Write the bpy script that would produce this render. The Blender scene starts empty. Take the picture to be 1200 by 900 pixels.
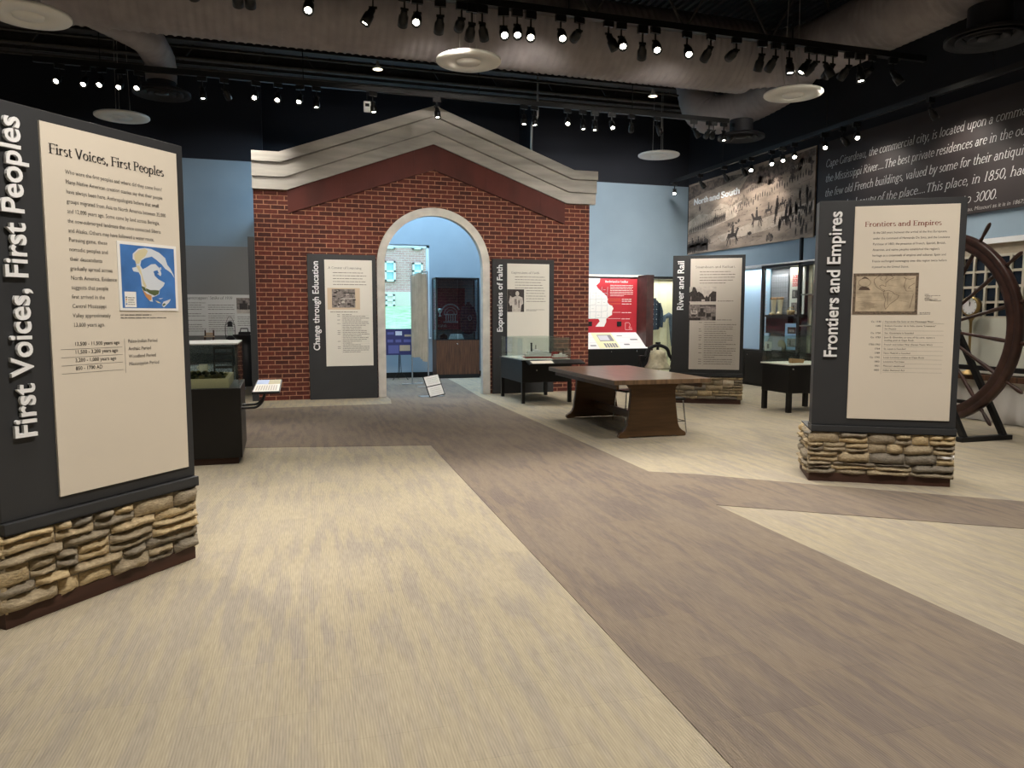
import bpy, bmesh, math, random
from mathutils import Vector, Matrix, Euler
S = bpy.context.scene
COL = S.collection
R = math.radians
PI = math.pi
rnd = random.Random(7)

# ------------------------------------------------------------------ camera, world, exposure, big lights
cam_d = bpy.data.cameras.new('camera'); cam = bpy.data.objects.new('camera', cam_d); COL.objects.link(cam)
cam.location = (0, 0, 1.6); cam.rotation_euler = (R(90 - 5.29), 0, R(-17.5))
cam_d.sensor_width = 36; cam_d.lens = 875 / 1200 * 36; cam_d.clip_start = 0.02; cam_d.clip_end = 200
S.camera = cam
S.view_settings.view_transform = 'Standard'; S.view_settings.look = 'None'
S.view_settings.gamma = 1.0; S.view_settings.use_curve_mapping = False
S.view_settings.exposure = 0.0
W = bpy.data.worlds.new('daylight'); S.world = W; W.use_nodes = True
wb = W.node_tree.nodes['Background']; wb.inputs[0].default_value = (0.80, 0.92, 1.0, 1); wb.inputs[1].default_value = 3.6
try:
    S.cycles.use_denoising = True
    S.cycles.max_bounces = 9; S.cycles.diffuse_bounces = 6; S.cycles.transparent_max_bounces = 12
    S.cycles.caustics_reflective = False; S.cycles.caustics_refractive = False
    S.cycles.sample_clamp_indirect = 4.0; S.cycles.sample_clamp_direct = 0
except Exception: pass
SPOT_W = 190.0      # power of one track lamp
WARM = (1.0, 0.93, 0.84)

def lamp(name, kind, loc, energy, color=WARM, target=None, parent=None, **kw):
    d = bpy.data.lights.new(name, kind); d.energy = energy; d.color = color
    for k, v in kw.items(): setattr(d, k, v)
    o = bpy.data.objects.new(name, d); COL.objects.link(o); o.location = loc
    if target is not None:
        o.rotation_euler = (Vector(target) - Vector(loc)).to_track_quat('-Z', 'Y').to_euler()
    if parent: o.parent = parent
    return o
# added unseen spots overhead and behind the camera, fill light for the gallery floor
for (x, y) in ((-1.2, 6.6), (1.6, 6.6), (4.4, 6.4), (7.4, 6.4), (-0.8, 3.6), (2.2, 3.6), (5.0, 3.4), (8.2, 3.4), (-2.2, 0.4), (1.0, 0.6), (4.2, 0.6), (-5, 3), (-5, 8), (-4.5, 12)):
    lamp('gallery_fill', 'SPOT', (x, y, 5.45), SPOT_W * (1.9 if y < 5 else 2.05), target=(x + 0.2, y + (-0.6 if y < 5 else 0.5), 0), spot_size=R(105), spot_blend=1.0, shadow_soft_size=0.12)
# added unseen spots that brighten the free standing signs from the front
for (p, t, e) in (((1.4, 2.2, 5.4), (-0.9, 4.8, 1.5), 4.2), ((3.2, 2.2, 5.4), (5.5, 5.6, 1.2), 4.2), ((5.2, 8.2, 5.4), (7.4, 11.8, 1.0), .3)):
    lamp('sign_fill', 'SPOT', p, SPOT_W * e, target=t, spot_size=R(50), spot_blend=0.9, shadow_soft_size=0.06)
# added unseen fills: cool light boosting the side room daylight, spots brightening the back wall
lamp('side_room_fill', 'AREA', (3.0, 17.0, 5.6), 470, (.55, .79, 1.0), target=(3.0, 17.2, 0), shape='RECTANGLE', size=4.5, size_y=2.0)  # added area light, makes up for weak window daylight
for (x, e) in ((7.0, 1.1), (8.9, 1.0), (-1.0, .35), (-3.6, .5)):
    lamp('back_wall_fill', 'SPOT', (x, 15.95, 5.9), SPOT_W * e, (1.0, .97, .93), target=(x + .1, 18.0, 3.3 if x > 0 else 1.9), spot_size=R(125), spot_blend=1.0, shadow_soft_size=.15)  # added spots without fittings, only to lift the back wall
# daylight portal in the window of the side room
pd = lamp('window_portal', 'AREA', (2.5, 19.12, 2.2), 1.0, (1, 1, 1), shape='RECTANGLE', size=2.6, size_y=2.35)
pd.rotation_euler = (R(-90), 0, 0)
pd.data.cycles.is_portal = True

# ------------------------------------------------------------------ materials
def lin(c):
    c = c / 255.0
    return c / 12.92 if c <= 0.04045 else ((c + 0.055) / 1.055) ** 2.4
def rgb(c): return (lin(c[0]), lin(c[1]), lin(c[2]), 1)
MATS = {}
def mat(name, c, rough=0.6, metal=0.0, noise=0.0, nscale=8.0, stretch=(1, 1, 1), bump=0.0, bscale=None, spec=0.4, emit=0.0):
    if name in MATS: return MATS[name]
    m = bpy.data.materials.new(name); m.use_nodes = True; MATS[name] = m
    nt = m.node_tree; b = nt.nodes['Principled BSDF']
    b.inputs['Base Color'].default_value = rgb(c); b.inputs['Roughness'].default_value = rough
    b.inputs['Metallic'].default_value = metal; b.inputs['Specular IOR Level'].default_value = spec
    if emit:
        b.inputs['Emission Color'].default_value = rgb(c); b.inputs['Emission Strength'].default_value = emit
    if noise or bump:
        tc = nt.nodes.new('ShaderNodeTexCoord'); mp = nt.nodes.new('ShaderNodeMapping')
        mp.inputs['Scale'].default_value = stretch; nt.links.new(tc.outputs['Object'], mp.inputs[0])
        n = nt.nodes.new('ShaderNodeTexNoise'); n.inputs['Scale'].default_value = nscale; n.inputs['Detail'].default_value = 5
        nt.links.new(mp.outputs[0], n.inputs['Vector'])
        if noise:
            r = nt.nodes.new('ShaderNodeValToRGB')
            r.color_ramp.elements[0].position = 0.3; r.color_ramp.elements[1].position = 0.7
            r.color_ramp.elements[0].color = rgb([max(0, x * (1 - noise)) for x in c])
            r.color_ramp.elements[1].color = rgb([min(255, x * (1 + noise)) for x in c])
            nt.links.new(n.outputs[0], r.inputs[0]); nt.links.new(r.outputs[0], b.inputs['Base Color'])
        if bump:
            n2 = n
            if bscale:
                n2 = nt.nodes.new('ShaderNodeTexNoise'); n2.inputs['Scale'].default_value = bscale; nt.links.new(mp.outputs[0], n2.inputs['Vector'])
            bp = nt.nodes.new('ShaderNodeBump'); bp.inputs['Strength'].default_value = bump; bp.inputs['Distance'].default_value = 0.02
            nt.links.new(n2.outputs[0], bp.inputs['Height']); nt.links.new(bp.outputs[0], b.inputs['Normal'])
    return m

def carpet(name, c0, c1, c2):
    """ribbed loop carpet tiles: c0 and c1 alternate in soft planks along the ribs, c2 tints whole tiles"""
    m = bpy.data.materials.new(name); m.use_nodes = True; nt = m.node_tree; L = nt.links.new
    b = nt.nodes['Principled BSDF']; b.inputs['Roughness'].default_value = 0.95; b.inputs['Specular IOR Level'].default_value = 0.08
    tc = nt.nodes.new('ShaderNodeTexCoord')
    rot = nt.nodes.new('ShaderNodeMapping'); rot.inputs['Rotation'].default_value = (0, 0, R(2.2)); L(tc.outputs['Object'], rot.inputs[0])
    def nz(sc, det=2, off=0.0):
        mp = nt.nodes.new('ShaderNodeMapping'); mp.inputs['Scale'].default_value = sc; mp.inputs['Location'].default_value = (off, off, 0); L(rot.outputs[0], mp.inputs[0])
        n = nt.nodes.new('ShaderNodeTexNoise'); n.inputs['Scale'].default_value = 1.0; n.inputs['Detail'].default_value = det
        L(mp.outputs[0], n.inputs['Vector']); return n.outputs[0]
    def mth(op, a, bb, c=None):
        n = nt.nodes.new('ShaderNodeMath'); n.operation = op
        for i, v in enumerate((a, bb, c)):
            if v is None: continue
            if isinstance(v, (int, float)): n.inputs[i].default_value = v
            else: L(v, n.inputs[i])
        return n.outputs[0]
    def ramp(x, lo_, hi_):
        n = nt.nodes.new('ShaderNodeMapRange'); n.interpolation_type = 'SMOOTHSTEP'; n.inputs['From Min'].default_value = lo_; n.inputs['From Max'].default_value = hi_; L(x, n.inputs[0]); return n.outputs[0]
    def mixc(f, A, B):
        n = nt.nodes.new('ShaderNodeMix'); n.data_type = 'RGBA'
        if isinstance(f, float): n.inputs[0].default_value = f
        else: L(f, n.inputs[0])
        for i, v in ((6, A), (7, B)):
            if isinstance(v, tuple): n.inputs[i].default_value = v
            else: L(v, n.inputs[i])
        return n.outputs[2]
    br = nt.nodes.new('ShaderNodeTexBrick'); br.offset = 0.5
    br.inputs['Scale'].default_value = 1; br.inputs['Brick Width'].default_value = 0.5; br.inputs['Row Height'].default_value = 0.5
    br.inputs['Mortar Size'].default_value = 0.0022; br.inputs['Color1'].default_value = (0, 0, 0, 1); br.inputs['Color2'].default_value = (1, 1, 1, 1); br.inputs['Mortar'].default_value = (.5, .5, .5, 1)
    sw = nt.nodes.new('ShaderNodeMapping'); sw.inputs['Rotation'].default_value = (0, 0, R(92.2)); L(tc.outputs['Object'], sw.inputs[0]); L(sw.outputs[0], br.inputs['Vector'])
    tilev = br.outputs['Color']
    sepx = nt.nodes.new('ShaderNodeSeparateXYZ'); L(rot.outputs[0], sepx.inputs[0])
    ribs = mth('MULTIPLY_ADD', mth('SINE', mth('MULTIPLY', sepx.outputs[0], 2 * PI * 88), 0), 0.5, 0.5)
    plank = ramp(mth('ADD', nz((13, 1.5, 1), 2), mth('MULTIPLY_ADD', tilev, .12, -.06)), .40, .62)
    soft = nz((1.3, .9, 1), 2, 7.0); yarn = nz((120, 9, 1), 2, 3.0)
    col = mixc(plank, rgb(c0), rgb(c1)); col = mixc(mth('MULTIPLY', ramp(soft, .35, .7), .55), col, rgb(c2))
    val = mth('ADD', mth('MULTIPLY', ribs, .17), mth('MULTIPLY', yarn, .55)); val = mth('ADD', val, .60)
    val = mth('MULTIPLY', val, mth('SUBTRACT', 1.0, mth('MULTIPLY', br.outputs['Fac'], .10)))
    mul = nt.nodes.new('ShaderNodeMix'); mul.data_type = 'RGBA'; mul.blend_type = 'MULTIPLY'; mul.inputs[0].default_value = 1
    cb = nt.nodes.new('ShaderNodeCombineXYZ'); [L(val, cb.inputs[i]) for i in range(3)]
    L(col, mul.inputs[6]); L(cb.outputs[0], mul.inputs[7]); L(mul.outputs[2], b.inputs['Base Color'])
    bp = nt.nodes.new('ShaderNodeBump'); bp.inputs['Strength'].default_value = 0.3; bp.inputs['Distance'].default_value = 0.003
    L(ribs, bp.inputs['Height']); L(bp.outputs[0], b.inputs['Normal'])
    return m

def brick_mat(name, c1, c2, cm, bw=0.245, rh=0.084, ms=0.009):
    m = bpy.data.materials.new(name); m.use_nodes = True; nt = m.node_tree; L = nt.links.new
    b = nt.nodes['Principled BSDF']; b.inputs['Roughness'].default_value = 0.85
    tc = nt.nodes.new('ShaderNodeTexCoord'); sp = nt.nodes.new('ShaderNodeSeparateXYZ'); cb = nt.nodes.new('ShaderNodeCombineXYZ')
    L(tc.outputs['Object'], sp.inputs[0])
    ad = nt.nodes.new('ShaderNodeMath'); ad.operation = 'ADD'; L(sp.outputs[0], ad.inputs[0]); L(sp.outputs[1], ad.inputs[1])
    L(ad.outputs[0], cb.inputs[0]); L(sp.outputs[2], cb.inputs[1])
    br = nt.nodes.new('ShaderNodeTexBrick'); L(cb.outputs[0], br.inputs['Vector'])
    br.inputs['Scale'].default_value = 1; br.inputs['Brick Width'].default_value = bw; br.inputs['Row Height'].default_value = rh
    br.inputs['Mortar Size'].default_value = ms; br.inputs['Mortar Smooth'].default_value = 0.3; br.inputs['Bias'].default_value = -0.1
    br.inputs['Color1'].default_value = rgb(c1); br.inputs['Color2'].default_value = rgb(c2); br.inputs['Mortar'].default_value = rgb(cm)
    n = nt.nodes.new('ShaderNodeTexNoise'); n.inputs['Scale'].default_value = 22; n.inputs['Detail'].default_value = 4; L(tc.outputs['Object'], n.inputs['Vector'])
    mx = nt.nodes.new('ShaderNodeMix'); mx.data_type = 'RGBA'; mx.blend_type = 'OVERLAY'; mx.inputs[0].default_value = 0.55
    L(br.outputs['Color'], mx.inputs[6]); L(n.outputs[0], mx.inputs[7]); L(mx.outputs[2], b.inputs['Base Color'])
    iv = nt.nodes.new('ShaderNodeMath'); iv.operation = 'SUBTRACT'; iv.inputs[0].default_value = 1; L(br.outputs['Fac'], iv.inputs[1])
    bp = nt.nodes.new('ShaderNodeBump'); bp.inputs['Strength'].default_value = 0.8; bp.inputs['Distance'].default_value = 0.012
    L(iv.outputs[0], bp.inputs['Height']); L(bp.outputs[0], b.inputs['Normal'])
    return m

def glass_mat(name, tint=(235, 242, 240), refl=0.06, top=0.28):
    m = bpy.data.materials.new(name); m.use_nodes = True; nt = m.node_tree; L = nt.links.new
    nt.nodes.remove(nt.nodes['Principled BSDF']); out = nt.nodes['Material Output']
    t = nt.nodes.new('ShaderNodeBsdfTransparent'); t.inputs[0].default_value = rgb(tint)
    g = nt.nodes.new('ShaderNodeBsdfGlossy'); g.inputs['Roughness'].default_value = 0.03; g.inputs[0].default_value = (.9, .95, .95, 1)
    lw = nt.nodes.new('ShaderNodeLayerWeight'); lw.inputs[0].default_value = 0.12
    mr = nt.nodes.new('ShaderNodeMapRange'); mr.inputs['To Min'].default_value = refl; mr.inputs['To Max'].default_value = top
    L(lw.outputs['Fresnel'], mr.inputs[0])
    mx = nt.nodes.new('ShaderNodeMixShader'); L(mr.outputs[0], mx.inputs[0]); L(t.outputs[0], mx.inputs[1]); L(g.outputs[0], mx.inputs[2]); L(mx.outputs[0], out.inputs[0])
    return m

def attr_mat(name, cols, rough=0.85, bump=0.9, nscale=42, mix=0.6):
    """colour picked per piece by the face attribute 'tone', broken up with noise"""
    m = bpy.data.materials.new(name); m.use_nodes = True; nt = m.node_tree; L = nt.links.new
    b = nt.nodes['Principled BSDF']; b.inputs['Roughness'].default_value = rough; b.inputs['Specular IOR Level'].default_value = 0.2
    a = nt.nodes.new('ShaderNodeAttribute'); a.attribute_name = 'tone'
    r = nt.nodes.new('ShaderNodeValToRGB'); cr = r.color_ramp
    for i, c in enumerate(cols):
        p = i / (len(cols) - 1)
        e = cr.elements[0] if i == 0 else (cr.elements[1] if i == len(cols) - 1 else cr.elements.new(p))
        e.position = p; e.color = rgb(c)
    L(a.outputs['Fac'], r.inputs[0])
    tc = nt.nodes.new('ShaderNodeTexCoord'); n = nt.nodes.new('ShaderNodeTexNoise'); n.inputs['Scale'].default_value = nscale; n.inputs['Detail'].default_value = 6
    mp = nt.nodes.new('ShaderNodeMapping'); mp.inputs['Scale'].default_value = (1, 1, 2.2); L(tc.outputs['Object'], mp.inputs[0]); L(mp.outputs[0], n.inputs['Vector'])
    mx = nt.nodes.new('ShaderNodeMix'); mx.data_type = 'RGBA'; mx.blend_type = 'OVERLAY'; mx.inputs[0].default_value = mix
    L(r.outputs[0], mx.inputs[6]); L(n.outputs[0], mx.inputs[7]); L(mx.outputs[2], b.inputs['Base Color'])
    bp = nt.nodes.new('ShaderNodeBump'); bp.inputs['Strength'].default_value = bump; bp.inputs['Distance'].default_value = 0.01
    L(n.outputs[0], bp.inputs['Height']); L(bp.outputs[0], b.inputs['Normal'])
    return m

M = dict(
    carpet_light=carpet('carpet_light', (157, 147, 126), (143, 135, 123), (164, 154, 134)),
    carpet_dark=carpet('carpet_dark', (123, 111, 98), (110, 100, 93), (126, 115, 103)),
    brick=brick_mat('facade_brick', (96, 42, 31), (64, 29, 24), (160, 114, 88)),
    brick_out=brick_mat('outside_brick', (206, 158, 152), (192, 142, 138), (214, 190, 184), 0.3, 0.1, 0.012),
    glass_clear=glass_mat('clear_glass', (250, 253, 252), .015, .10),
    glass=glass_mat('case_glass', (246, 250, 248), .04), glass_dark=glass_mat('cabinet_glass', (205, 218, 222), 0.10), glass_win=glass_mat('window_glass', (226, 246, 252), 0.03),
    stone=attr_mat('ledge_stone', [(124, 118, 108), (176, 156, 122), (146, 136, 120), (192, 164, 120), (146, 116, 100), (168, 152, 128), (130, 126, 116), (196, 174, 134)]),
)
wallblue = mat('wall_blue', (132, 149, 161), 0.85, noise=0.02, nscale=1.5)
wallgrey = mat('wall_grey', (126, 126, 126), 0.85)
wallblack = mat('wall_black', (27, 29, 36), 0.9, noise=0.06, nscale=1.2)
deckmat = mat('ceiling_deck', (42, 40, 41), 0.85, noise=.1, nscale=3)
ductmat = mat('duct_paint', (150, 143, 144), 0.65, noise=0.06, nscale=4, spec=.3)
steelblk = mat('black_steel', (16, 16, 17), 0.45)
steelgrey = mat('joist_paint', (70, 66, 64), 0.7, noise=.1)
signblk = mat('sign_charcoal', (47, 48, 50), 0.55, noise=0.03, nscale=3)
cream = mat('sign_cream', (214, 204, 188), 0.7, noise=0.008, nscale=2)
creamw = mat('sign_white', (220, 216, 206), 0.7)
letterw = mat('raised_letter_white', (232, 232, 232), 0.5)
ink = mat('ink_black', (38, 34, 32), 0.7)
inksoft = mat('ink_soft', (92, 86, 80), 0.7)
inkred = mat('ink_brown_red', (120, 52, 38), 0.7)
plinth = mat('plinth_brown', (66, 42, 32), 0.6, noise=.15, nscale=5, stretch=(.3, .3, 3))
white = mat('white_paint', (232, 232, 230), 0.5)
cornicem = mat('cornice_limestone', (172, 168, 160), 0.85, noise=0.10, nscale=2.2, stretch=(.5, 1, 3), bump=.1)
archm = mat('arch_limestone', (196, 192, 184), 0.85, noise=0.06, nscale=5)
friezem = mat('frieze_redbrown', (82, 34, 26), 0.7, noise=0.12, nscale=2, stretch=(1, 1, .5))
blackwood = mat('black_cabinet', (11, 10, 10), 0.4, noise=.15, nscale=4, stretch=(6, 6, .6))
walnut = mat('walnut_wood', (78, 52, 36), 0.5, noise=.28, nscale=3, stretch=(14, 14, .8))
oakdark = mat('table_oak', (88, 64, 40), 0.4, noise=.12, nscale=2, stretch=(1.2, 3, 12), spec=.4)
oaktop = mat('table_top_oak', (110, 88, 66), 0.28, noise=.2, nscale=2.5, stretch=(9, .5, 1), spec=.6)
chrome = mat('chrome', (200, 200, 200), 0.2, 1.0)
iron = mat('dark_iron', (38, 38, 40), 0.5, .6)
brown = mat('wheel_wood', (58, 38, 32), 0.4, noise=.25, nscale=6)
discm = mat('disc_white', (250, 248, 242), 0.8)
lensm = mat('lamp_lens', (255, 246, 226), 0.3, emit=38.0)
softlens = mat('house_light_lens', (255, 240, 205), 0.3, emit=4.0)
brass = mat('brass', (160, 136, 92), 0.35, .9)
paleyel = mat('case_lining_cream', (224, 216, 188), 0.8)
navy = mat('uniform_navy', (34, 40, 56), 0.9, noise=.1, nscale=20)
greycloth = mat('uniform_greyblue', (86, 98, 116), 0.9, noise=.15, nscale=14)
maroon = mat('maroon_cloth', (116, 30, 44), 0.85, noise=.1, nscale=10)
redboard = mat('red_board', (176, 38, 50), 0.6, noise=.05, nscale=2)
leafg = mat('lawn_green', (172, 206, 160), 0.9, noise=.2, nscale=3)

# ------------------------------------------------------------------ mesh builder
class MB:
    def __init__(s): s.v = []; s.f = []; s.mi = []; s.sm = []; s.tone = []
    def add(s, vs, fs, mi=0, smooth=False, tone=0.0):
        o = len(s.v); s.v += [tuple(p) for p in vs]
        for f in fs: s.f.append([i + o for i in f]); s.mi.append(mi); s.sm.append(smooth); s.tone.append(tone)
    def box(s, x0, y0, z0, x1, y1, z1, mi=0):
        if x0 > x1: x0, x1 = x1, x0
        if y0 > y1: y0, y1 = y1, y0
        if z0 > z1: z0, z1 = z1, z0
        s.add([(x0, y0, z0), (x1, y0, z0), (x1, y1, z0), (x0, y1, z0), (x0, y0, z1), (x1, y0, z1), (x1, y1, z1), (x0, y1, z1)],
              [(0, 3, 2, 1), (4, 5, 6, 7), (0, 1, 5, 4), (1, 2, 6, 5), (2, 3, 7, 6), (3, 0, 4, 7)], mi); return s
    def bar(s, p, q, w, h=None, mi=0, roll=0.0):
        p = Vector(p); q = Vector(q); h = h or w; d = (q - p).normalized()
        a = Vector((0, 0, 1)) if abs(d.z) < 0.95 else Vector((0, 1, 0))
        x = d.cross(a).normalized(); y = x.cross(d).normalized()
        vs = [e + x * (w / 2 * i) + y * (h / 2 * j) for e in (p, q) for (i, j) in ((-1, -1), (1, -1), (1, 1), (-1, 1))]
        s.add(vs, [(0, 1, 2, 3), (7, 6, 5, 4), (0, 4, 5, 1), (1, 5, 6, 2), (2, 6, 7, 3), (3, 7, 4, 0)], mi); return s
    def tube(s, pts, r, n=10, mi=0, cap=True, radii=None, closed=False):
        pts = [Vector(p) for p in pts]; N = len(pts); rings = []
        up = None
        for i, p in enumerate(pts):
            a = pts[i - 1] if i or closed else p; b = pts[(i + 1) % N] if i < N - 1 or closed else p
            d = (b - a).normalized()
            if up is None: up = Vector((0, 0, 1)) if abs(d.z) < 0.9 else Vector((1, 0, 0))
            x = d.cross(up).normalized(); y = x.cross(d).normalized(); up = y
            rr = radii[i] if radii else r
            rings.append([p + (x * math.cos(2 * PI * k / n) + y * math.sin(2 * PI * k / n)) * rr for k in range(n)])
        vs = [q for g in rings for q in g]; fs = []
        for i in range(N if closed else N - 1):
            j = (i + 1) % N
            for k in range(n): k2 = (k + 1) % n; fs.append((i * n + k, i * n + k2, j * n + k2, j * n + k))
        s.add(vs, fs, mi, True)
        if cap and not closed:
            s.add(rings[0], [tuple(range(n))[::-1]], mi); s.add(rings[-1], [tuple(range(n))], mi)
        return s
    def lathe(s, prof, c=(0, 0, 0), n=24, mi=0, M4=None, smooth=True):
        vs = []; fs = []
        for (r, z) in prof:
            for k in range(n):
                a = 2 * PI * k / n; p = Vector((r * math.cos(a), r * math.sin(a), z))
                if M4: p = M4 @ p
                vs.append(p + Vector(c))
        for i in range(len(prof) - 1):
            for k in range(n): k2 = (k + 1) % n; fs.append((i * n + k, i * n + k2, (i + 1) * n + k2, (i + 1) * n + k))
        s.add(vs, fs, mi, smooth); return s
    def prism(s, pts, y0, y1, mi=0):
        """outline in x,z pushed from y0 to y1"""
        n = len(pts); vs = [(x, y0, z) for x, z in pts] + [(x, y1, z) for x, z in pts]
        fs = [tuple(range(n)), tuple(range(2 * n - 1, n - 1, -1))] + [(i, i + n, (i + 1) % n + n, (i + 1) % n) for i in range(n)]
        s.add(vs, fs, mi); return s
    def slab(s, pts, z0, z1, mi=0):
        n = len(pts); vs = [(x, y, z0) for x, y in pts] + [(x, y, z1) for x, y in pts]
        fs = [tuple(range(n))[::-1], tuple(range(n, 2 * n))] + [(i, (i + 1) % n, (i + 1) % n + n, i + n) for i in range(n)]
        s.add(vs, fs, mi); return s
    def poly(s, pts, y=0.0, mi=0):
        """flat face in x,z at depth y"""
        s.add([(x, y, z) for x, z in pts], [tuple(range(len(pts)))], mi); return s
    def rect(s, x0, z0, x1, z1, y=0.0, mi=0): return s.poly([(x0, z0), (x1, z0), (x1, z1), (x0, z1)], y, mi)
    def line(s, pts, w, y=0.0, mi=0):
        for (a, b) in zip(pts, pts[1:]):
            dx, dz = b[0] - a[0], b[1] - a[1]; l = math.hypot(dx, dz) or 1; nx, nz = -dz / l * w / 2, dx / l * w / 2
            s.poly([(a[0] - nx, a[1] - nz), (b[0] - nx, b[1] - nz), (b[0] + nx, b[1] + nz), (a[0] + nx, a[1] + nz)], y, mi)
        return s
    def blob(s, c, r, mi=0, n=10, rr=None, jit=0.0):
        rx, ry, rz = r if isinstance(r, (tuple, list)) else (r, r, r); vs = []; fs = []
        for i in range(n + 1):
            t = PI * i / n
            for k in range(n):
                a = 2 * PI * k / n; q = 1 + (rnd.uniform(-jit, jit) if jit else 0)
                vs.append((c[0] + rx * q * math.sin(t) * math.cos(a), c[1] + ry * q * math.sin(t) * math.sin(a), c[2] + rz * q * math.cos(t)))
        for i in range(n):
            for k in range(n): k2 = (k + 1) % n; fs.append((i * n + k, (i + 1) * n + k, (i + 1) * n + k2, i * n + k2))
        s.add(vs, fs, mi, True); return s
    def mesh(s, name, mats):
        me = bpy.data.meshes.new(name); me.from_pydata(s.v, [], s.f)
        for m in mats: me.materials.append(m)
        me.polygons.foreach_set('material_index', s.mi); me.polygons.foreach_set('use_smooth', s.sm)
        if any(s.tone):
            at = me.attributes.new('tone', 'FLOAT', 'FACE'); at.data.foreach_set('value', s.tone)
        me.validate(); me.update(); return me
    def build(s, name, mats, parent=None, bevel=0.0, loc=None, rot=None, fix=True, weld=False, sub=0):
        if not isinstance(mats, (list, tuple)): mats = [mats]
        me = s.mesh(name, mats)
        if fix or weld:
            bm = bmesh.new(); bm.from_mesh(me)
            if weld: bmesh.ops.remove_doubles(bm, verts=bm.verts, dist=1e-5)
            if fix: bmesh.ops.recalc_face_normals(bm, faces=bm.faces)
            bm.to_mesh(me); bm.free()
        o = bpy.data.objects.new(name, me); COL.objects.link(o)
        if parent: o.parent = parent
        if loc: o.location = loc
        if rot: o.rotation_euler = rot
        if bevel:
            b = o.modifiers.new('bevel', 'BEVEL'); b.width = bevel; b.segments = 2; b.limit_method = 'ANGLE'; b.angle_limit = R(40)
        if sub:
            b = o.modifiers.new('sub', 'SUBSURF'); b.levels = sub; b.render_levels = sub
        return o

def tag(o, label, cat, group=None):
    o['label'] = label; o['category'] = cat
    if group: o['group'] = group
    return o
def thing(name, label, cat, loc=(0, 0, 0), rotz=0.0, group=None):
    o = bpy.data.objects.new(name, None); COL.objects.link(o); o.empty_display_size = 0.1
    o.location = loc; o.rotation_euler = (0, 0, rotz)
    return tag(o, label, cat, group)
def struct(o): o['kind'] = 'structure'; return o
def dup(root, loc=None, rotz=None, label=None):
    r = root.copy(); COL.objects.link(r)
    if loc is not None: r.location = loc
    if rotz is not None: r.rotation_euler = (0, 0, rotz)
    if label: r['label'] = label
    for ch in list(root.children):
        c = ch.copy(); COL.objects.link(c); c.parent = r
        for g in list(ch.children):
            d = g.copy(); COL.objects.link(d); d.parent = c
    return r

# ------------------------------------------------------------------ lettering
def sans(m, s, x, z, size, y=0.0, width=None, bold=0.0, depth=0.0, align='L', vertical=False, mi=0, xs=1.0):
    """lettering with the built-in face; size = cap height; m receives faces standing in x,z, facing -y"""
    cu = bpy.data.curves.new('t', 'FONT'); cu.body = s; cu.size = size / 0.727; cu.resolution_u = 2 if size < .05 else 4
    cu.offset = bold * size; cu.extrude = depth / 2
    o = bpy.data.objects.new('t', cu); COL.objects.link(o)
    dg = bpy.context.evaluated_depsgraph_get(); dg.update()
    me = bpy.data.meshes.new_from_object(o.evaluated_get(dg))
    vs = [v.co.copy() for v in me.vertices]; fs = [tuple(p.vertices) for p in me.polygons]
    bpy.data.objects.remove(o); bpy.data.curves.remove(cu); bpy.data.meshes.remove(me)
    if not vs: return m
    x1 = max(v.x for v in vs); x0 = min(v.x for v in vs)
    k = (width / (x1 - x0)) if width else xs
    off = 0 if align == 'L' else -(x1 * k)
    out = []
    for v in vs:
        a, b, c = v.x * k + off, v.y, v.z
        out.append((x - b, y - c, z + a) if vertical else (x + a, y - c, z + b))
    m.add(out, fs, mi); return m

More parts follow.
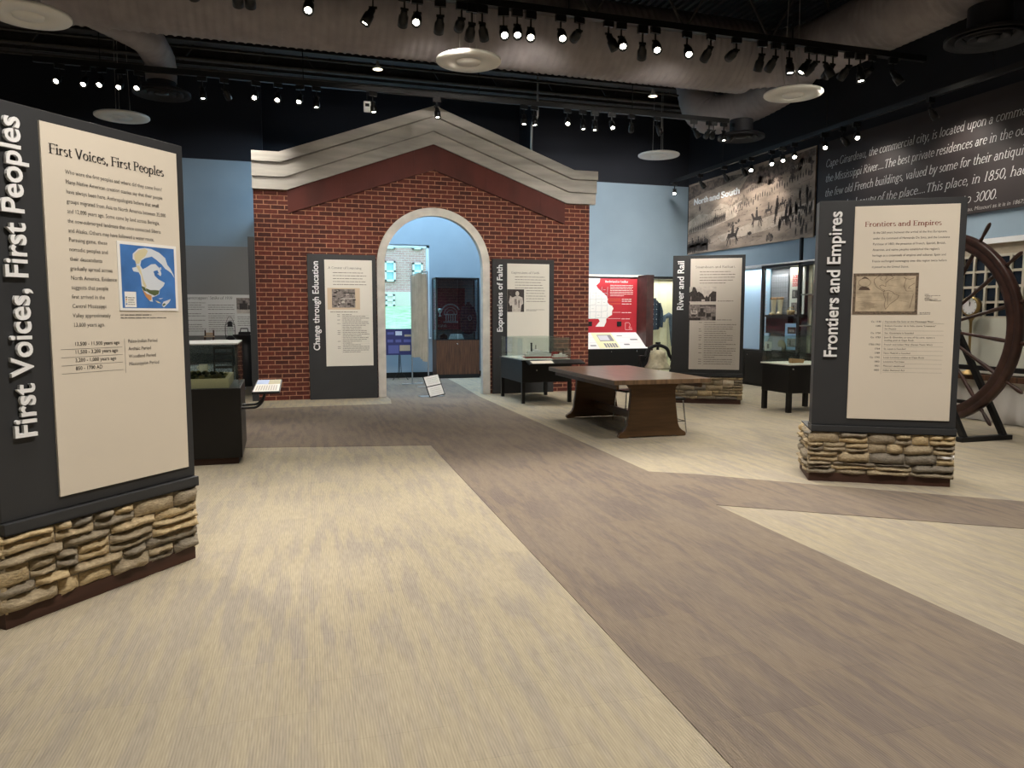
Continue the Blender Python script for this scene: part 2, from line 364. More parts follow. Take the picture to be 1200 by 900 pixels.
GL = {}
def _glyphs():
    st = lambda x, a, b, sf='b': ('s', x, a, b, sf)
    ar = lambda cx, cy, rx, ry, a0, a1: ('a', cx, cy, rx, ry, a0, a1)
    el = lambda cx, cy, rx, ry: ('a', cx, cy, rx, ry, 0, 360)
    ln = lambda *p: ('l', p)
    hb = lambda x0, x1, y: ('h', x0, x1, y)
    dt = lambda x, y: ('d', x, y)
    g = dict(
        a=(.43, [st(.32, 0, .3, ''), ar(.21, .3, .11, .12, 0, 165), el(.19, .12, .13, .13), hb(.3, .4, .012)]),
        b=(.49, [st(.1, .02, .7, 't'), el(.27, .22, .16, .21)]), c=(.42, [ar(.24, .22, .17, .21, 45, 318)]),
        d=(.5, [el(.21, .22, .15, .21), st(.37, 0, .7, 't'), hb(.37, .46, .012)]), e=(.43, [ar(.23, .22, .17, .21, 0, 315), hb(.09, .39, .235)]),
        f=(.3, [st(.14, 0, .56, 'b'), ar(.26, .56, .12, .13, 180, 50), hb(.04, .28, .43)]),
        g=(.46, [el(.2, .29, .13, .14), el(.21, -.08, .17, .11), ln((.13, .16), (.1, .08), (.3, .03)), hb(.3, .43, .4)]),
        h=(.52, [st(.1, 0, .7, 'bt'), ar(.26, .27, .15, .15, 170, 0), st(.41, 0, .28, 'b')]),
        i=(.25, [st(.12, 0, .44, 'bt'), dt(.12, .61)]), k=(.5, [st(.1, 0, .7, 'bt'), ln((.13, .2), (.36, .43)), ln((.2, .26), (.44, 0))]),
        l=(.25, [st(.12, 0, .7, 'bt')]),
        m=(.78, [st(.1, 0, .44, 'bt'), ar(.25, .27, .14, .15, 170, 0), st(.39, 0, .28, 'b'), ar(.53, .27, .14, .15, 170, 0), st(.67, 0, .28, 'b')]),
        n=(.52, [st(.1, 0, .44, 'bt'), ar(.26, .27, .15, .15, 170, 0), st(.41, 0, .28, 'b')]), o=(.47, [el(.235, .22, .18, .21)]),
        p=(.5, [st(.1, -.22, .44, 'bt'), el(.27, .22, .16, .21)]), q=(.5, [el(.21, .22, .16, .21), st(.38, -.22, .44, 'b')]),
        r=(.36, [st(.1, 0, .44, 'bt'), ar(.25, .28, .13, .13, 170, 50)]),
        s=(.35, [ar(.18, .325, .11, .1, 40, 255), ar(.17, .11, .12, .1, 80, -145)]),
        t=(.31, [st(.13, .1, .54, ''), ar(.23, .11, .1, .1, 180, 310), hb(.03, .28, .42)]),
        u=(.52, [st(.1, .16, .44, 't'), ar(.25, .16, .15, .15, 180, 360), st(.4, 0, .44, 't'), hb(.4, .49, .012)]),
        v=(.45, [ln((.04, .43), (.22, 0)), ln((.22, 0), (.4, .43)), hb(0, .13, .43), hb(.32, .45, .43)]),
        w=(.68, [ln((.04, .43), (.2, 0)), ln((.2, 0), (.33, .42)), ln((.33, .42), (.48, 0)), ln((.48, 0), (.62, .43)), hb(0, .12, .43), hb(.55, .68, .43)]),
        x=(.46, [ln((.05, .43), (.4, 0)), ln((.06, 0), (.38, .43)), hb(0, .14, .43), hb(.32, .46, .43), hb(0, .14, .012), hb(.32, .46, .012)]),
        y=(.45, [ln((.04, .43), (.22, 0)), ln((.4, .43), (.22, 0), (.13, -.2), (.05, -.2)), hb(0, .13, .43), hb(.32, .45, .43)]),
        A=(.62, [ln((.08, 0), (.31, .66)), ln((.29, .66), (.54, 0)), hb(.17, .45, .23), hb(.01, .16, .012), hb(.46, .62, .012)]),
        B=(.56, [st(.12, 0, .66, 'bt'), ar(.26, .5, .15, .155, 90, -90), ar(.28, .17, .19, .17, 90, -90), hb(.12, .3, .65), hb(.12, .3, .345), hb(.12, .3, .012)]),
        C=(.6, [ar(.33, .33, .27, .33, 40, 320), st(.54, .47, .62, '')]), D=(.66, [st(.12, 0, .66, 'bt'), ar(.28, .33, .31, .32, 90, -90), hb(.12, .3, .65), hb(.12, .3, .012)]),
        E=(.54, [st(.12, 0, .66, 'bt'), hb(.12, .48, .645), hb(.12, .4, .345), hb(.12, .5, .015), st(.48, .53, .65, ''), st(.5, .01, .14, '')]),
        F=(.51, [st(.12, 0, .66, 'bt'), hb(.12, .48, .645), hb(.12, .4, .345), st(.48, .52, .65, ''), st(.4, .28, .41, '')]),
        G=(.66, [ar(.34, .33, .28, .33, 45, 330), st(.56, .05, .29, 't')]), H=(.7, [st(.12, 0, .66, 'bt'), st(.58, 0, .66, 'bt'), hb(.12, .58, .34)]),
        I=(.28, [st(.14, 0, .66, 'bt')]), L=(.5, [st(.12, 0, .66, 'bt'), hb(.12, .46, .015), st(.46, .01, .14, '')]),
        M=(.82, [st(.12, 0, .66, 'b'), ln((.12, .66), (.4, .05)), ln((.4, .05), (.68, .66)), st(.7, 0, .66, 'bt'), hb(.03, .14, .645)]),
        N=(.7, [ln((.12, 0), (.12, .66)), ln((.12, .66), (.58, 0)), ln((.58, 0), (.58, .66)), hb(.03, .2, .645), hb(.5, .67, .645), hb(.03, .2, .012)]),
        P=(.52, [st(.12, 0, .66, 'bt'), ar(.26, .48, .2, .17, 90, -90), hb(.12, .28, .65), hb(.12, .28, .315)]),
        R=(.6, [st(.12, 0, .66, 'bt'), ar(.26, .49, .18, .16, 90, -90), hb(.12, .28, .65), hb(.12, .28, .335), ln((.28, .33), (.54, 0)), hb(.5, .62, .012)]),
        S=(.46, [ar(.24, .49, .15, .16, 40, 255), ar(.22, .17, .17, .16, 80, -150)]), T=(.6, [st(.3, 0, .66, 'b'), hb(.04, .56, .645), st(.05, .52, .65, ''), st(.55, .52, .65, '')]),
        V=(.62, [ln((.07, .66), (.31, 0)), ln((.31, 0), (.55, .66)), hb(0, .16, .645), hb(.45, .62, .645)]),
    )
    g.update({'0': (.46, [el(.23, .33, .18, .33)]), '1': (.46, [st(.24, 0, .66, 'bt')]), '3': (.46, [ar(.21, .5, .14, .15, 130, -90), ar(.2, .18, .17, .17, 90, -140)]),
              '5': (.46, [ar(.2, .2, .17, .2, 110, -140), ln((.12, .39), (.15, .65)), hb(.14, .37, .64)]), '8': (.46, [el(.23, .5, .13, .15), el(.23, .17, .17, .17)]),
              '9': (.46, [el(.23, .44, .16, .2), ar(.1, .42, .29, .42, 0, -80)]), '.': (.22, [dt(.1, .045)]), ',': (.22, [dt(.1, .045), ln((.12, .03), (.06, -.1))]),
              "'": (.16, [ln((.1, .68), (.06, .54))]), ' ': (.24, [])})
    GL.update(g)
_glyphs()
def serif(m, s, x, z, size, y=0.0, width=None, w=.075, thin=.03, slant=0.0, mi=0):
    """broad-nib book letters; size = cap height"""
    k = size / .66; polys = []; px = 0.0
    def add(pts): polys.append([(p[0] + p[1] * slant + px, p[1]) for p in pts])
    def nib(pts):
        n = len(pts); off = []
        for i in range(n):
            a = pts[max(i - 1, 0)]; b = pts[min(i + 1, n - 1)]
            dx, dy = b[0] - a[0], b[1] - a[1]; l = math.hypot(dx, dy) or 1; ph = math.atan2(dy, dx)
            t = (thin + (w - thin) * abs(math.sin(ph + R(18)))) / 2
            off.append((-dy / l * t, dx / l * t))
        for i in range(n - 1):
            p, q = pts[i], pts[i + 1]; a, b = off[i], off[i + 1]
            add([(p[0] - a[0], p[1] - a[1]), (q[0] - b[0], q[1] - b[1]), (q[0] + b[0], q[1] + b[1]), (p[0] + a[0], p[1] + a[1])])
    for ch in s:
        adv, strokes = GL.get(ch, GL[' '])
        for q in strokes:
            if q[0] == 's':
                _, cx, a, b, sf = q; hw = w / 2 if sf or (b - a) > .2 else thin / 2
                add([(cx - hw, a), (cx + hw, a), (cx + hw, b), (cx - hw, b)])
                if 'b' in sf: add([(cx - w * 1.15, a), (cx + w * 1.15, a), (cx + w * 1.05, a + thin * .9), (cx - w * 1.05, a + thin * .9)])
                if 't' in sf:
                    if b > .65 and ch.isupper() or ch.isdigit(): add([(cx - w * 1.15, b - thin * .9), (cx + w * .9, b - thin * .9), (cx + w * .9, b), (cx - w * 1.15, b)])
                    else: add([(cx - w * 1.25, b - thin * 2.2), (cx, b - thin * 2), (cx + hw, b + .012), (cx, b)])
            elif q[0] == 'a':
                _, cx, cy, rx, ry, a0, a1 = q; n = max(6, int(abs(a1 - a0) / 22))
                nib([(cx + rx * math.cos(R(a0 + (a1 - a0) * i / n)), cy + ry * math.sin(R(a0 + (a1 - a0) * i / n))) for i in range(n + 1)])
            elif q[0] == 'l': nib(list(q[1]))
            elif q[0] == 'h': add([(q[1], q[3] - thin / 2), (q[2], q[3] - thin / 2), (q[2], q[3] + thin / 2), (q[1], q[3] + thin / 2)])
            elif q[0] == 'd':
                rr = w * .62; add([(q[1] + rr * math.cos(2 * PI * i / 8), q[2] + rr * math.sin(2 * PI * i / 8)) for i in range(8)])
        px += adv
    kx = width / px if width else k
    for p in polys: m.add([(x + a * kx, y, z + b * k) for a, b in p], [tuple(range(len(p)))], mi)
    return m

def wordbars(m, x0, x1, z, h, y=0.0, mi=0, seed=0, fill=1.0):
    """a line of print too small to read in the photo: word shapes only"""
    r = random.Random(seed); x = x0; end = x0 + (x1 - x0) * fill
    while x < end - h:
        l = min(h * r.uniform(1.6, 6.5), end - x); m.rect(x, z, x + l, z + h * .62, y, mi)
        if r.random() < .5 and l > 2 * h: q = x + r.uniform(.1, .7) * l; m.rect(q, z, q + h * .25, z + h, y, mi)
        x += l + h * .55
    return m

# ------------------------------------------------------------------ the room
fl = struct(MB().box(-8, -6, -0.1, 11, 19.2, 0).build('floor', M['carpet_light']))
dk = MB()
dk.slab([(3.78, 14.2), (3.60, 6.76), (4.0, 6.5), (4.73, 5.83), (6.09, 4.68), (9.0, 2.1), (11, .4), (11, -1.4), (8.0, 1.9), (5.31, 4.07), (3.5, 5.38), (3.42, 2.58), (3.18, -6),
         (1.16, -6), (1.50, 2.16), (1.78, 8.96), (-.27, 9.44), (-6, 10.6), (-8, 11.0), (-8, 13.4), (1.95, 13.42), (2.05, 14.2), (2.05, 19.0), (4.12, 19.0), (4.0, 16.85)], 0.0, 0.004)
dk.build('dark_carpet_band', M['carpet_dark'], fl)
struct(MB().box(-8, -6, 7.4, 11, 20, 7.6).build('ceiling', deckmat))
rb = MB()
for i in range(120):
    x = -7.9 + i * .157; rb.box(x, -6, 7.32, x + .075, 20, 7.4)
rb.build('deck_ribs', deckmat, bpy.data.objects['ceiling'])

def wall(name, x0, y0, x1, y1, bands):
    """bands: (z0, z1, material) stacked"""
    m = MB(); ms = []
    for (z0, z1, mm) in bands:
        if mm not in ms: ms.append(mm)
        m.box(x0, y0, z0, x1, y1, z1, ms.index(mm))
    return struct(m.build(name, ms))
wall('wall_left', -8.2, -6, -8, 18.2, [(0, 5, white), (5, 7.4, wallblack)])
wall('wall_rear', -8.2, -6.2, 11, -6, [(0, 6, white), (6, 7.4, wallblack)])
wall('wall_right', 10.62, -6, 10.85, 18.2, [(0, 3.22, wallblue), (3.22, 7.4, wallblack)])
wall('wall_back_left', -8, 18.0, -0.3, 18.2, [(0, 3.12, wallgrey), (3.12, 5, wallblue), (5, 7.4, wallblack)])
wall('wall_back_right', 6.3, 18.0, 10.62, 18.2, [(0, 5, wallblue), (5, 7.4, wallblack)])
wall('wall_side_left', -0.3, 14.71, -0.18, 18.0, [(0, 3.8, wallblue)])
wall('wall_return_left', -0.3, 18.0, -0.18, 18.95, [(0, 5, wallblue), (5, 7.4, wallblack)])
wall('wall_side_right', 6.18, 14.71, 6.3, 18.0, [(0, 3.8, wallblue)])
wall('wall_return_right', 6.18, 18.0, 6.3, 18.95, [(0, 5, wallblue), (5, 7.4, wallblack)])
wx0, wx1, wz0, wz1 = 1.15, 3.77, 1.03, 3.36
wm = MB()
wm.box(-.3, 18.95, 0, wx0, 19.1, 5); wm.box(wx1, 18.95, 0, 6.3, 19.1, 5); wm.box(wx0, 18.95, 0, wx1, 19.1, wz0); wm.box(wx0, 18.95, wz1, wx1, 19.1, 5)
wm.box(-.3, 18.95, 5, 6.3, 19.1, 7.4, 1)
struct(wm.build('wall_back', [wallblue, wallblack]))
struct(MB().box(-.18, 18.92, 0, 6.18, 18.95, .14).build('baseboard_back', blackwood))
wn = MB()
for (a, b, c, d) in ((wx0, wz0, wx0 + .07, wz1), (wx1 - .07, wz0, wx1, wz1), (wx0, wz0, wx1, wz0 + .07), (wx0, wz1 - .07, wx1, wz1), (2.30, wz0, 2.36, wz1)): wn.box(a, 18.97, b, c, 19.06, d)
wn.box(wx0 - .02, 18.90, wz0 - .04, wx1 + .02, 18.98, wz0)
win = struct(wn.build('window_1', mat('window_frame_white', (196, 214, 222), .5)))
MB().box(wx0 + .05, 19.01, wz0 + .05, wx1 - .05, 19.016, wz1 - .05).build('pane', M['glass_win'], win)

# ------------------------------------------------------------------ brick gable facade with the arch
FV = 14.61
def gable(f, x0=-.34, x1=6.40):
    """cornice line at fraction f from its top edge"""
    k = .13 * f; z = 4.53 - .65 * f
    return [(x0, z), (.13 + k, z), (3.0, 5.57 - .69 * f), (5.88 - k, z), (x1, z)]
AC, AZ, AR = 3.0, 2.55, 0.985
out = [(-.33, 0), (2.0 + .015, 0)] + [(AC - AR * math.cos(R(a)), AZ + AR * math.sin(R(a))) for a in range(0, 181, 6)] + [(3.985, 0), (6.30, 0)] + \
      [(6.30, 4.2), (5.82, 4.2), (3.0, 5.2), (.18, 4.2), (-.33, 4.2)]
fac = struct(MB().prism(out, FV, FV + .10).build('wall_facade', M['brick']))
ym = MB()
arc = lambda r, n=36: [(AC - r * math.cos(PI * i / n), AZ + r * math.sin(PI * i / n)) for i in range(n + 1)]
o1 = [(AC - 1.125, 0)] + arc(1.125) + [(AC + 1.125, 0)]; i1 = [(AC - .975, 0)] + arc(.975) + [(AC + .975, 0)]
for i in range(len(o1) - 1):
    a, b, c, d = o1[i], o1[i + 1], i1[i + 1], i1[i]
    y0, y1 = FV - .05, FV + .115
    ym.add([(a[0], y0, a[1]), (b[0], y0, b[1]), (c[0], y0, c[1]), (d[0], y0, d[1]), (a[0], y1, a[1]), (b[0], y1, b[1]), (c[0], y1, c[1]), (d[0], y1, d[1])],
           [(0, 1, 2, 3), (7, 6, 5, 4), (0, 4, 5, 1), (3, 2, 6, 7)])
ym.build('arch_surround', archm, fac)
bands = [(0, .27, .20), (.285, .66, .14), (.675, 1.0, .09)]
cm = MB()
for (f0, f1, dep) in bands:
    a, b = gable(f0), gable(f1)
    for i in range(4): cm.prism([a[i], a[i + 1], b[i + 1], b[i]], FV - dep, FV + .02)
for f in (.2775, .6675):
    a, b = gable(f - .012), gable(f + .012)
    for i in range(4): cm.prism([a[i], a[i + 1], b[i + 1], b[i]], FV - .07, FV + .02)
a, b = gable(0), gable(.9)
for i in range(4): cm.prism([a[i], a[i + 1], b[i + 1], b[i]], FV + .02, FV + .12)
cm.build('cornice', cornicem, fac)
fz = MB()
lo = lambda x: 3.46 + (4.40 - 3.46) * (1 - abs(x - 3.0) / 2.74)
hi = lambda x: 3.88 + (4.88 - 3.88) * (1 - abs(x - 3.0) / 2.74)
cuts = [.27, .72, 1.25, 1.72, 2.22, 2.62, 3.0, 3.42, 4.05, 4.62, 5.2, 5.73]
for p, q in zip(cuts, cuts[1:]): fz.prism([(p + .004, lo(p)), (q - .004, lo(q)), (q - .004, hi(q)), (p + .004, hi(p))], FV - .05, FV + .01)
for p, q in ((cuts[0], 3.0), (3.0, cuts[-1])): fz.prism([(p, lo(p)), (q, lo(q)), (q, hi(q)), (p, hi(p))], FV - .044, FV + .01)
fz.build('frieze_panel', friezem, fac)
struct(MB().box(-.45, 14.62, 0, -.335, 14.71, 3.02).build('trim_1', signblk))

# outside the window: lawn and a brick building
lw = MB(); lw.add([(-14, 19.4, .5), (22, 19.4, .5), (22, 34, 2.0), (-14, 34, 2.0)], [(0, 1, 2, 3)])
g = lw.build('lawn', leafg); g['kind'] = 'structure'
bd = thing('brick_building', 'red brick building with white windows seen outside through the window', 'building', (4, 34, 1.5))
bw = MB(); bw.box(-14, 0, 1.0, 14, .5, 9); bw.build('wall', M['brick_out'], bd)
MB().box(-14, -.12, -.3, 14, .5, 1.14).build('stone_base', mat('outside_stone', (214, 200, 190), .9), bd)
wf = mat('outside_window', (170, 205, 222), .4)
for (px, z0, z1, w) in ((.95, 1.6, 2.5, .48), (2.2, 1.7, 2.45, .46), (.93, .48, 1.02, .42), (2.2, .48, 1.02, .42), (.95, 3.05, 3.9, .48), (2.2, 3.05, 3.9, .46), (3.5, 1.6, 2.5, .46), (-.4, 1.6, 2.5, .46), (-1.8, 1.6, 2.5, .46)):
    f = MB()
    for (x0, a, x1, b) in ((px - w / 2, z0, px - w / 2 + .08, z1), (px + w / 2 - .08, z0, px + w / 2, z1), (px - w / 2, z0, px + w / 2, z0 + .08), (px - w / 2, z1 - .08, px + w / 2, z1), (px - w / 2, (z0 + z1) / 2 - .04, px + w / 2, (z0 + z1) / 2 + .04)): f.box(x0, -.16, a, x1, -.02, b)
    fo = f.build('window', white, bd); MB().box(px - w / 2, -.08, z0, px + w / 2, -.04, z1).build('pane', wf, fo)

# ------------------------------------------------------------------ ceiling ducts, joists, pipes
def smooth_path(pts, rad, step=.09):
    """polyline with rounded corners, resampled"""
    P = [Vector(p) for p in pts]; o = [P[0]]
    for i in range(1, len(P) - 1):
        a = (P[i - 1] - P[i]); b = (P[i + 1] - P[i]); r = min(rad, a.length * .49, b.length * .49)
        p0 = P[i] + a.normalized() * r; p1 = P[i] + b.normalized() * r
        for t in range(9):
            t /= 8; o.append(p0 * (1 - t) ** 2 + P[i] * 2 * t * (1 - t) + p1 * t * t)
    o.append(P[-1]); res = [o[0]]
    for a, b in zip(o, o[1:]):
        n = max(1, int((b - a).length / step))
        for k in range(1, n + 1): res.append(a.lerp(b, k / n))
    return res
dt_ = thing('air_duct', 'grey spiral air duct system running across the ceiling and along the quotation wall', 'air duct', (0, 12, 6.2))
def duct(name, pts, r, rad=.7, n=28, ridge=.016):
    p = smooth_path([(a, b - 12, c - 6.2) for a, b, c in pts], rad, .03); rr = [r + (ridge if i % 4 == 0 else 0) for i in range(len(p))]
    return MB().tube(p, r, n, radii=rr).build(name, ductmat, dt_, fix=False)
duct('main_run', [(-2.6, 12.0, 6.2), (8.2, 12.0, 6.2)], .60)
duct('right_run', [(7.9, 11.98, 6.08), (8.9, 11.3, 6.08), (8.95, 10.0, 6.08), (8.95, 2.0, 6.08)], .46, 1.0)
duct('branch', [(-3.6, 11.2, 6.0), (-2.3, 12.05, 5.82), (-1.75, 12.9, 5.80), (-1.70, 13.97, 5.80), (-1.70, 13.97, 5.45)], .24, .3, 20, .006)
duct('branch', [(8.95, 11.4, 6.05), (9.5, 12.5, 6.05), (9.42, 13.6, 5.92), (8.75, 14.35, 5.68), (8.6, 14.6, 6.9)], .38, .8, 24, .008)
duct('left_run', [(-3.3, 8.6, 6.4), (-3.1, 11.2, 6.35), (-2.3, 12.0, 6.2)], .52, .8)

def vent(label, x, y, z, r, top):
    t = thing('ceiling_vent', label, 'air vent', (x, y, z), group='round black ceiling vents')
    MB().lathe([(r * .50, .0), (r * .50, top - z)], n=28).build('neck', mat('vent_black', (44, 44, 48), .6), t)
    f = MB()
    for k, q in enumerate((1.0, .74, .48)):
        f.lathe([(r * q, .0), (r * q, -.02), (r * (q - .16), .05), (r * (q - .17), .065), (r * q, .02)], n=36)
    f.lathe([(0.001, .03), (r * .22, .03), (r * .25, -.005), (0.001, -.01)], n=24)
    f.lathe([(r, -.01), (r, .03), (r * .5, .07)], n=36)
    f.build('cone_rings', mat('vent_black', (44, 44, 48), .6), t)
vent('round black ceiling vent hanging at left above the sign about First Voices', -1.70, 13.97, 5.26, .45, 5.46)
vent('round black ceiling vent beside the curved branch duct at the far right corner', 9.1, 13.42, 5.18, .46, 5.52)
vent('round black ceiling vent at the upper right corner above the quotation wall', 9.0, 7.8, 5.2, .52, 5.6)

def joist(name, label, y, z0, z1, x0=-7.9, x1=10.6, ch=.07):
    m = MB()
    for s in (-.05, .05):
        m.box(x0, y + s - .03, z0, x1, y + s + .03, z0 + .012); m.box(x0, y + s - .006, z0, x1, y + s + .006, z0 + ch)
        m.box(x0, y + s - .03, z1 - .012, x1, y + s + .03, z1); m.box(x0, y + s - .006, z1 - ch, x1, y + s + .006, z1)
    x = x0; k = 0; st = (z1 - z0) * .62
    while x < x1 - st:
        a, b = ((x, z0 + .03), (x + st, z1 - .03)) if k % 2 == 0 else ((x, z1 - .03), (x + st, z0 + .03))
        m.bar((a[0], y, a[1]), (b[0], y, b[1]), .03); x += st; k += 1
    return tag(m.build(name, steelgrey), label, 'roof joist', 'steel roof joists')
joist('roof_joist', 'open web steel joist above the near light track', 10.85, 6.05, 7.32)
joist('roof_joist', 'open web steel joist behind the big duct nearest the facade', 13.4, 6.12, 7.32)
joist('roof_joist', 'farthest open web steel joist above the brick gable', 15.8, 6.3, 7.32)
def beam(label, y, z, w, h, x0=-7.9, x1=10.55):
    m = MB(); m.box(x0, y - w / 2, z, x1, y + w / 2, z + .02); m.box(x0, y - w / 2, z + h - .02, x1, y + w / 2, z + h); m.box(x0, y - .01, z, x1, y + .01, z + h)
    return tag(m.build('steel_beam', steelgrey), label, 'beam')
beam('wide steel beam behind the large spiral duct', 14.95, 6.45, .22, .2)
beam('wide steel beam far behind the light tracks', 16.6, 6.62, .3, .3)
for i, (y, z, r) in enumerate(((14.55, 6.24, .02), (15.2, 6.25, .035), (15.4, 6.12, .02), (16.2, 6.38, .045))):
    tag(MB().tube([(-7.9, y, z), (10.55, y, z)], r, 8).build('ceiling_pipe', steelgrey),
        ('thin conduit nearest the large spiral duct', 'thicker pipe between two thin conduits under the roof', 'thin conduit running in front of the thickest pipe', 'thickest pipe under the roof behind the far track')[i], 'pipe', 'pipes under the roof')
tag(MB().tube(smooth_path([(5.25, 14.9, 7.4), (5.25, 14.9, 5.62), (5.12, 14.9, 5.5), (5.12, 14.9, 4.78), (5.0, 14.85, 4.7)], .1), .022, 8).build('conduit_pipe', mat('conduit_grey', (150, 150, 150), .5)),
    'pale bent conduit dropping from the ceiling to the right slope of the brick gable', 'pipe')

# ------------------------------------------------------------------ hanging white discs
def disc(label, x, y, top=7.35):
    t = thing('pendant_disc', label, 'ceiling disc', (x, y, 5.15), group='white hanging discs')
    MB().lathe([(0.001, -.012), (.165, -.012), (.172, .03), (.178, .03), (.184, .0), (.45, 0), (.46, .01), (.46, .035), (.44, .045), (0.001, .045)], n=48).build('disc', discm, t)
    w = MB()
    for k in range(3):
        a = 2 * PI * k / 3 + .4; w.tube([(.14 * math.cos(a), .14 * math.sin(a), .04), (.10 * math.cos(a), .10 * math.sin(a), top - 5.15)], .006, 6)
    w.build('cable', mat('cable_silver', (170, 165, 160), .4, .5), t)
for (x, y, l, *tp) in ((-2.72, 10.6, 'white hanging disc at the top left corner, largest of the five', 5.85), (2.70, 10.6, 'white hanging disc in front of the large duct above the gable peak'), (8.11, 10.55, 'white hanging disc under the right duct near the quotation wall', 7.3),
                  (-2.55, 15.38, 'white hanging disc behind the top of the First Voices sign'), (8.31, 15.39, 'white hanging disc over the red map board to the right of the gable')): disc(l, x, y, *tp)

# ------------------------------------------------------------------ light tracks with spotlights
FWD = None
def proj_u(px, y, z):       # x on a track (depth y) seen at picture column px, worked out from the camera
    c = cam.matrix_basis; f = -(c.col[2].xyz); r = c.col[0].xyz; u = c.col[1].xyz
    # solve (p - cam) . (F*r - (px-600)*f) = 0 for x
    k = 875 * r - (px - 600) * f; d = Vector((0, y, z - 1.6)); return -(k.dot(d)) / k.x
bpy.context.view_layer.update()
def track(label, p, q, hang, grp='black ceiling light tracks'):
    t = thing('ceiling_track', label, 'light track', p, group=grp)
    d = Vector(q) - Vector(p); m = MB(); m.bar((0, 0, 0), d, .07, .085); m.build('rail', steelblk, t)
    for k in range(4):
        c = d * ((k + .3) / 4); MB().tube([(c.x, c.y, .03), (c.x, c.y, hang - p[2])], .008, 6).build('hanger', steelblk, t)
    return t
track('long black light track crossing the room below the large duct', (-4.2, 9.4, 5.5), (9.6, 9.4, 5.5), 7.35)
track('black light track crossing the room in front of the gable peak', (-3.4, 13.35, 5.46), (8.75, 13.35, 5.46), 7.35)
track('black light track running along the mural and the quotation wall', (9.75, 4.0, 4.98), (9.75, 17.4, 4.98), 7.35)

def head_mesh(hm, lm):
    hm.lathe([(.001, .0), (.030, .0), (.036, -.02), (.038, -.06), (.052, -.075), (.055, -.12), (.055, -.19), (.049, -.19), (.046, -.172), (.034, -.171)], n=16)
    lm.lathe([(.001, -.170), (.034, -.172)], n=16)
hm, lm = MB(), MB(); head_mesh(hm, lm)
HEAD = hm.mesh('spot_head', [steelblk]); LENS = lm.mesh('spot_lens', [lensm])
am = MB(); am.box(-.07, -.025, -.06, .07, .025, .0); am.bar((.0, 0, -.05), (.0, 0, -.14), .018); am.bar((-.05, 0, -.135), (.05, 0, -.135), .016, .02)
ARM = am.mesh('spot_arm', [steelblk])
ORD = 'first second third fourth fifth sixth seventh eighth ninth tenth eleventh twelfth thirteenth fourteenth fifteenth sixteenth seventeenth eighteenth nineteenth twentieth'.split()
ORD += ['twenty-' + o for o in ORD[:9]] + ['thirtieth'] + ['thirty-' + o for o in ORD[:9]] + ['fortieth']
def spot(x, y, z, drop, direction, label, group, power=1.0, cone=44, s=1.0):
    t = thing('track_spotlight', label, 'spotlight', (x, y, z - .04), group=group); t.rotation_euler = (0, 0, rnd.uniform(-.3, .3))
    a = bpy.data.objects.new('arm', ARM); COL.objects.link(a); a.parent = t; a.scale = (1, 1, max(.6, drop / .14))
    d = Vector(direction).normalized(); loc = Matrix.Rotation(-t.rotation_euler.z, 4, 'Z')
    dl = (loc.to_3x3() @ d); q = dl.to_track_quat('-Z', 'Y')
    h = bpy.data.objects.new('head', HEAD); COL.objects.link(h); h.parent = t; h.location = (0, 0, -drop); h.rotation_mode = 'QUATERNION'; h.rotation_quaternion = q; h.scale = (s,) * 3
    l = bpy.data.objects.new('lens', LENS); COL.objects.link(l); l.parent = h
    if power:
        o = lamp('lamp', 'SPOT', (0, 0, 0), SPOT_W * power, spot_size=R(cone), spot_blend=.8, shadow_soft_size=.05); o.parent = h; o.location = (0, 0, -.21)
    return t
# near track: (picture column, drop, kind)  c = turned to the room, a = turned to the facade, l/r = sideways
NEAR = [(200, .16, 'c'), (224, .14, 'a'), (278, .16, 'a'), (292, .16, 'a'), (363, .20, 'c'), (437, .2, 'l'), (474, .17, 'a'), (489, .2, 'c'), (516, .2, 'a'), (541, .2, 'h'), (553, .25, 'a'), (565, .23, 'ra'),
        (590, .24, 'c'), (606, .2, 'c'), (622, .22, 'c'), (657, .19, 'c'), (679, .17, 'h'), (713, .17, 'r'), (728, .19, 'c'), (753, .24, 'ra'), (768, .19, 'c'), (805, .2, 'c'), (833, .17, 'a'), (863, .17, 'h'),
        (893, .19, 'da'), (909, .2, 'a'), (925, .2, 'd'), (948, .19, 'l'), (957, .2, 'la'), (967, .2, 'r'), (976, .21, 'a'), (995, .2, 'a'), (1008, .2, 'd'), (1022, .2, 'h'), (1046, .2, 'rd')]
DIR = dict(c=(-.15, -.62, -.75), a=(.05, .84, -.54), l=(-.5, .1, -.85), r=(.45, -.1, -.85), la=(-.3, .76, -.56), ra=(.36, .74, -.56), d=(0, -.12, -1), h=(.02, .95, -.16), da=(.1, .5, -.85), rd=(.5, -.25, -.8))
for i, (px, dr, k) in enumerate(NEAR):
    x = proj_u(px, 9.4, 5.3); d = [c + rnd.uniform(-.06, .06) for c in DIR[k]]
    lit = k in ('c',)
    spot(x, 9.4, 5.5, dr, d, ('lit spotlight facing the room' if lit else 'black spotlight turned to the brick gable' if k in ('a', 'la', 'ra', 'h') else 'black spotlight tilted down or sideways') + ', %s from the left on the near track' % ORD[i], 'spotlights on the near light track', 1.5 if lit else (1.25 if 'a' in k else 1.0), 62 if lit else 58, 1.15)
FAR = [(70, 'c'), (101, 'c'), (120, 'c'), (143, 'c'), (163, 'c'), (237, 'd'), (263, 'ra'), (300, 'c'), (326, 'c'), (352, 'c'), (371, 'd'), (437, 'd'), (512, 'd'), (614, 'd'), (626, 'd'), (665, 'c'), (683, 'd'), (697, 'd'), (717, 'c'), (740, 'ra'), (770, 'r'),
       (813, 'rd'), (831, 'a'), (836, 'ra'), (848, 'd'), (860, 'a')]
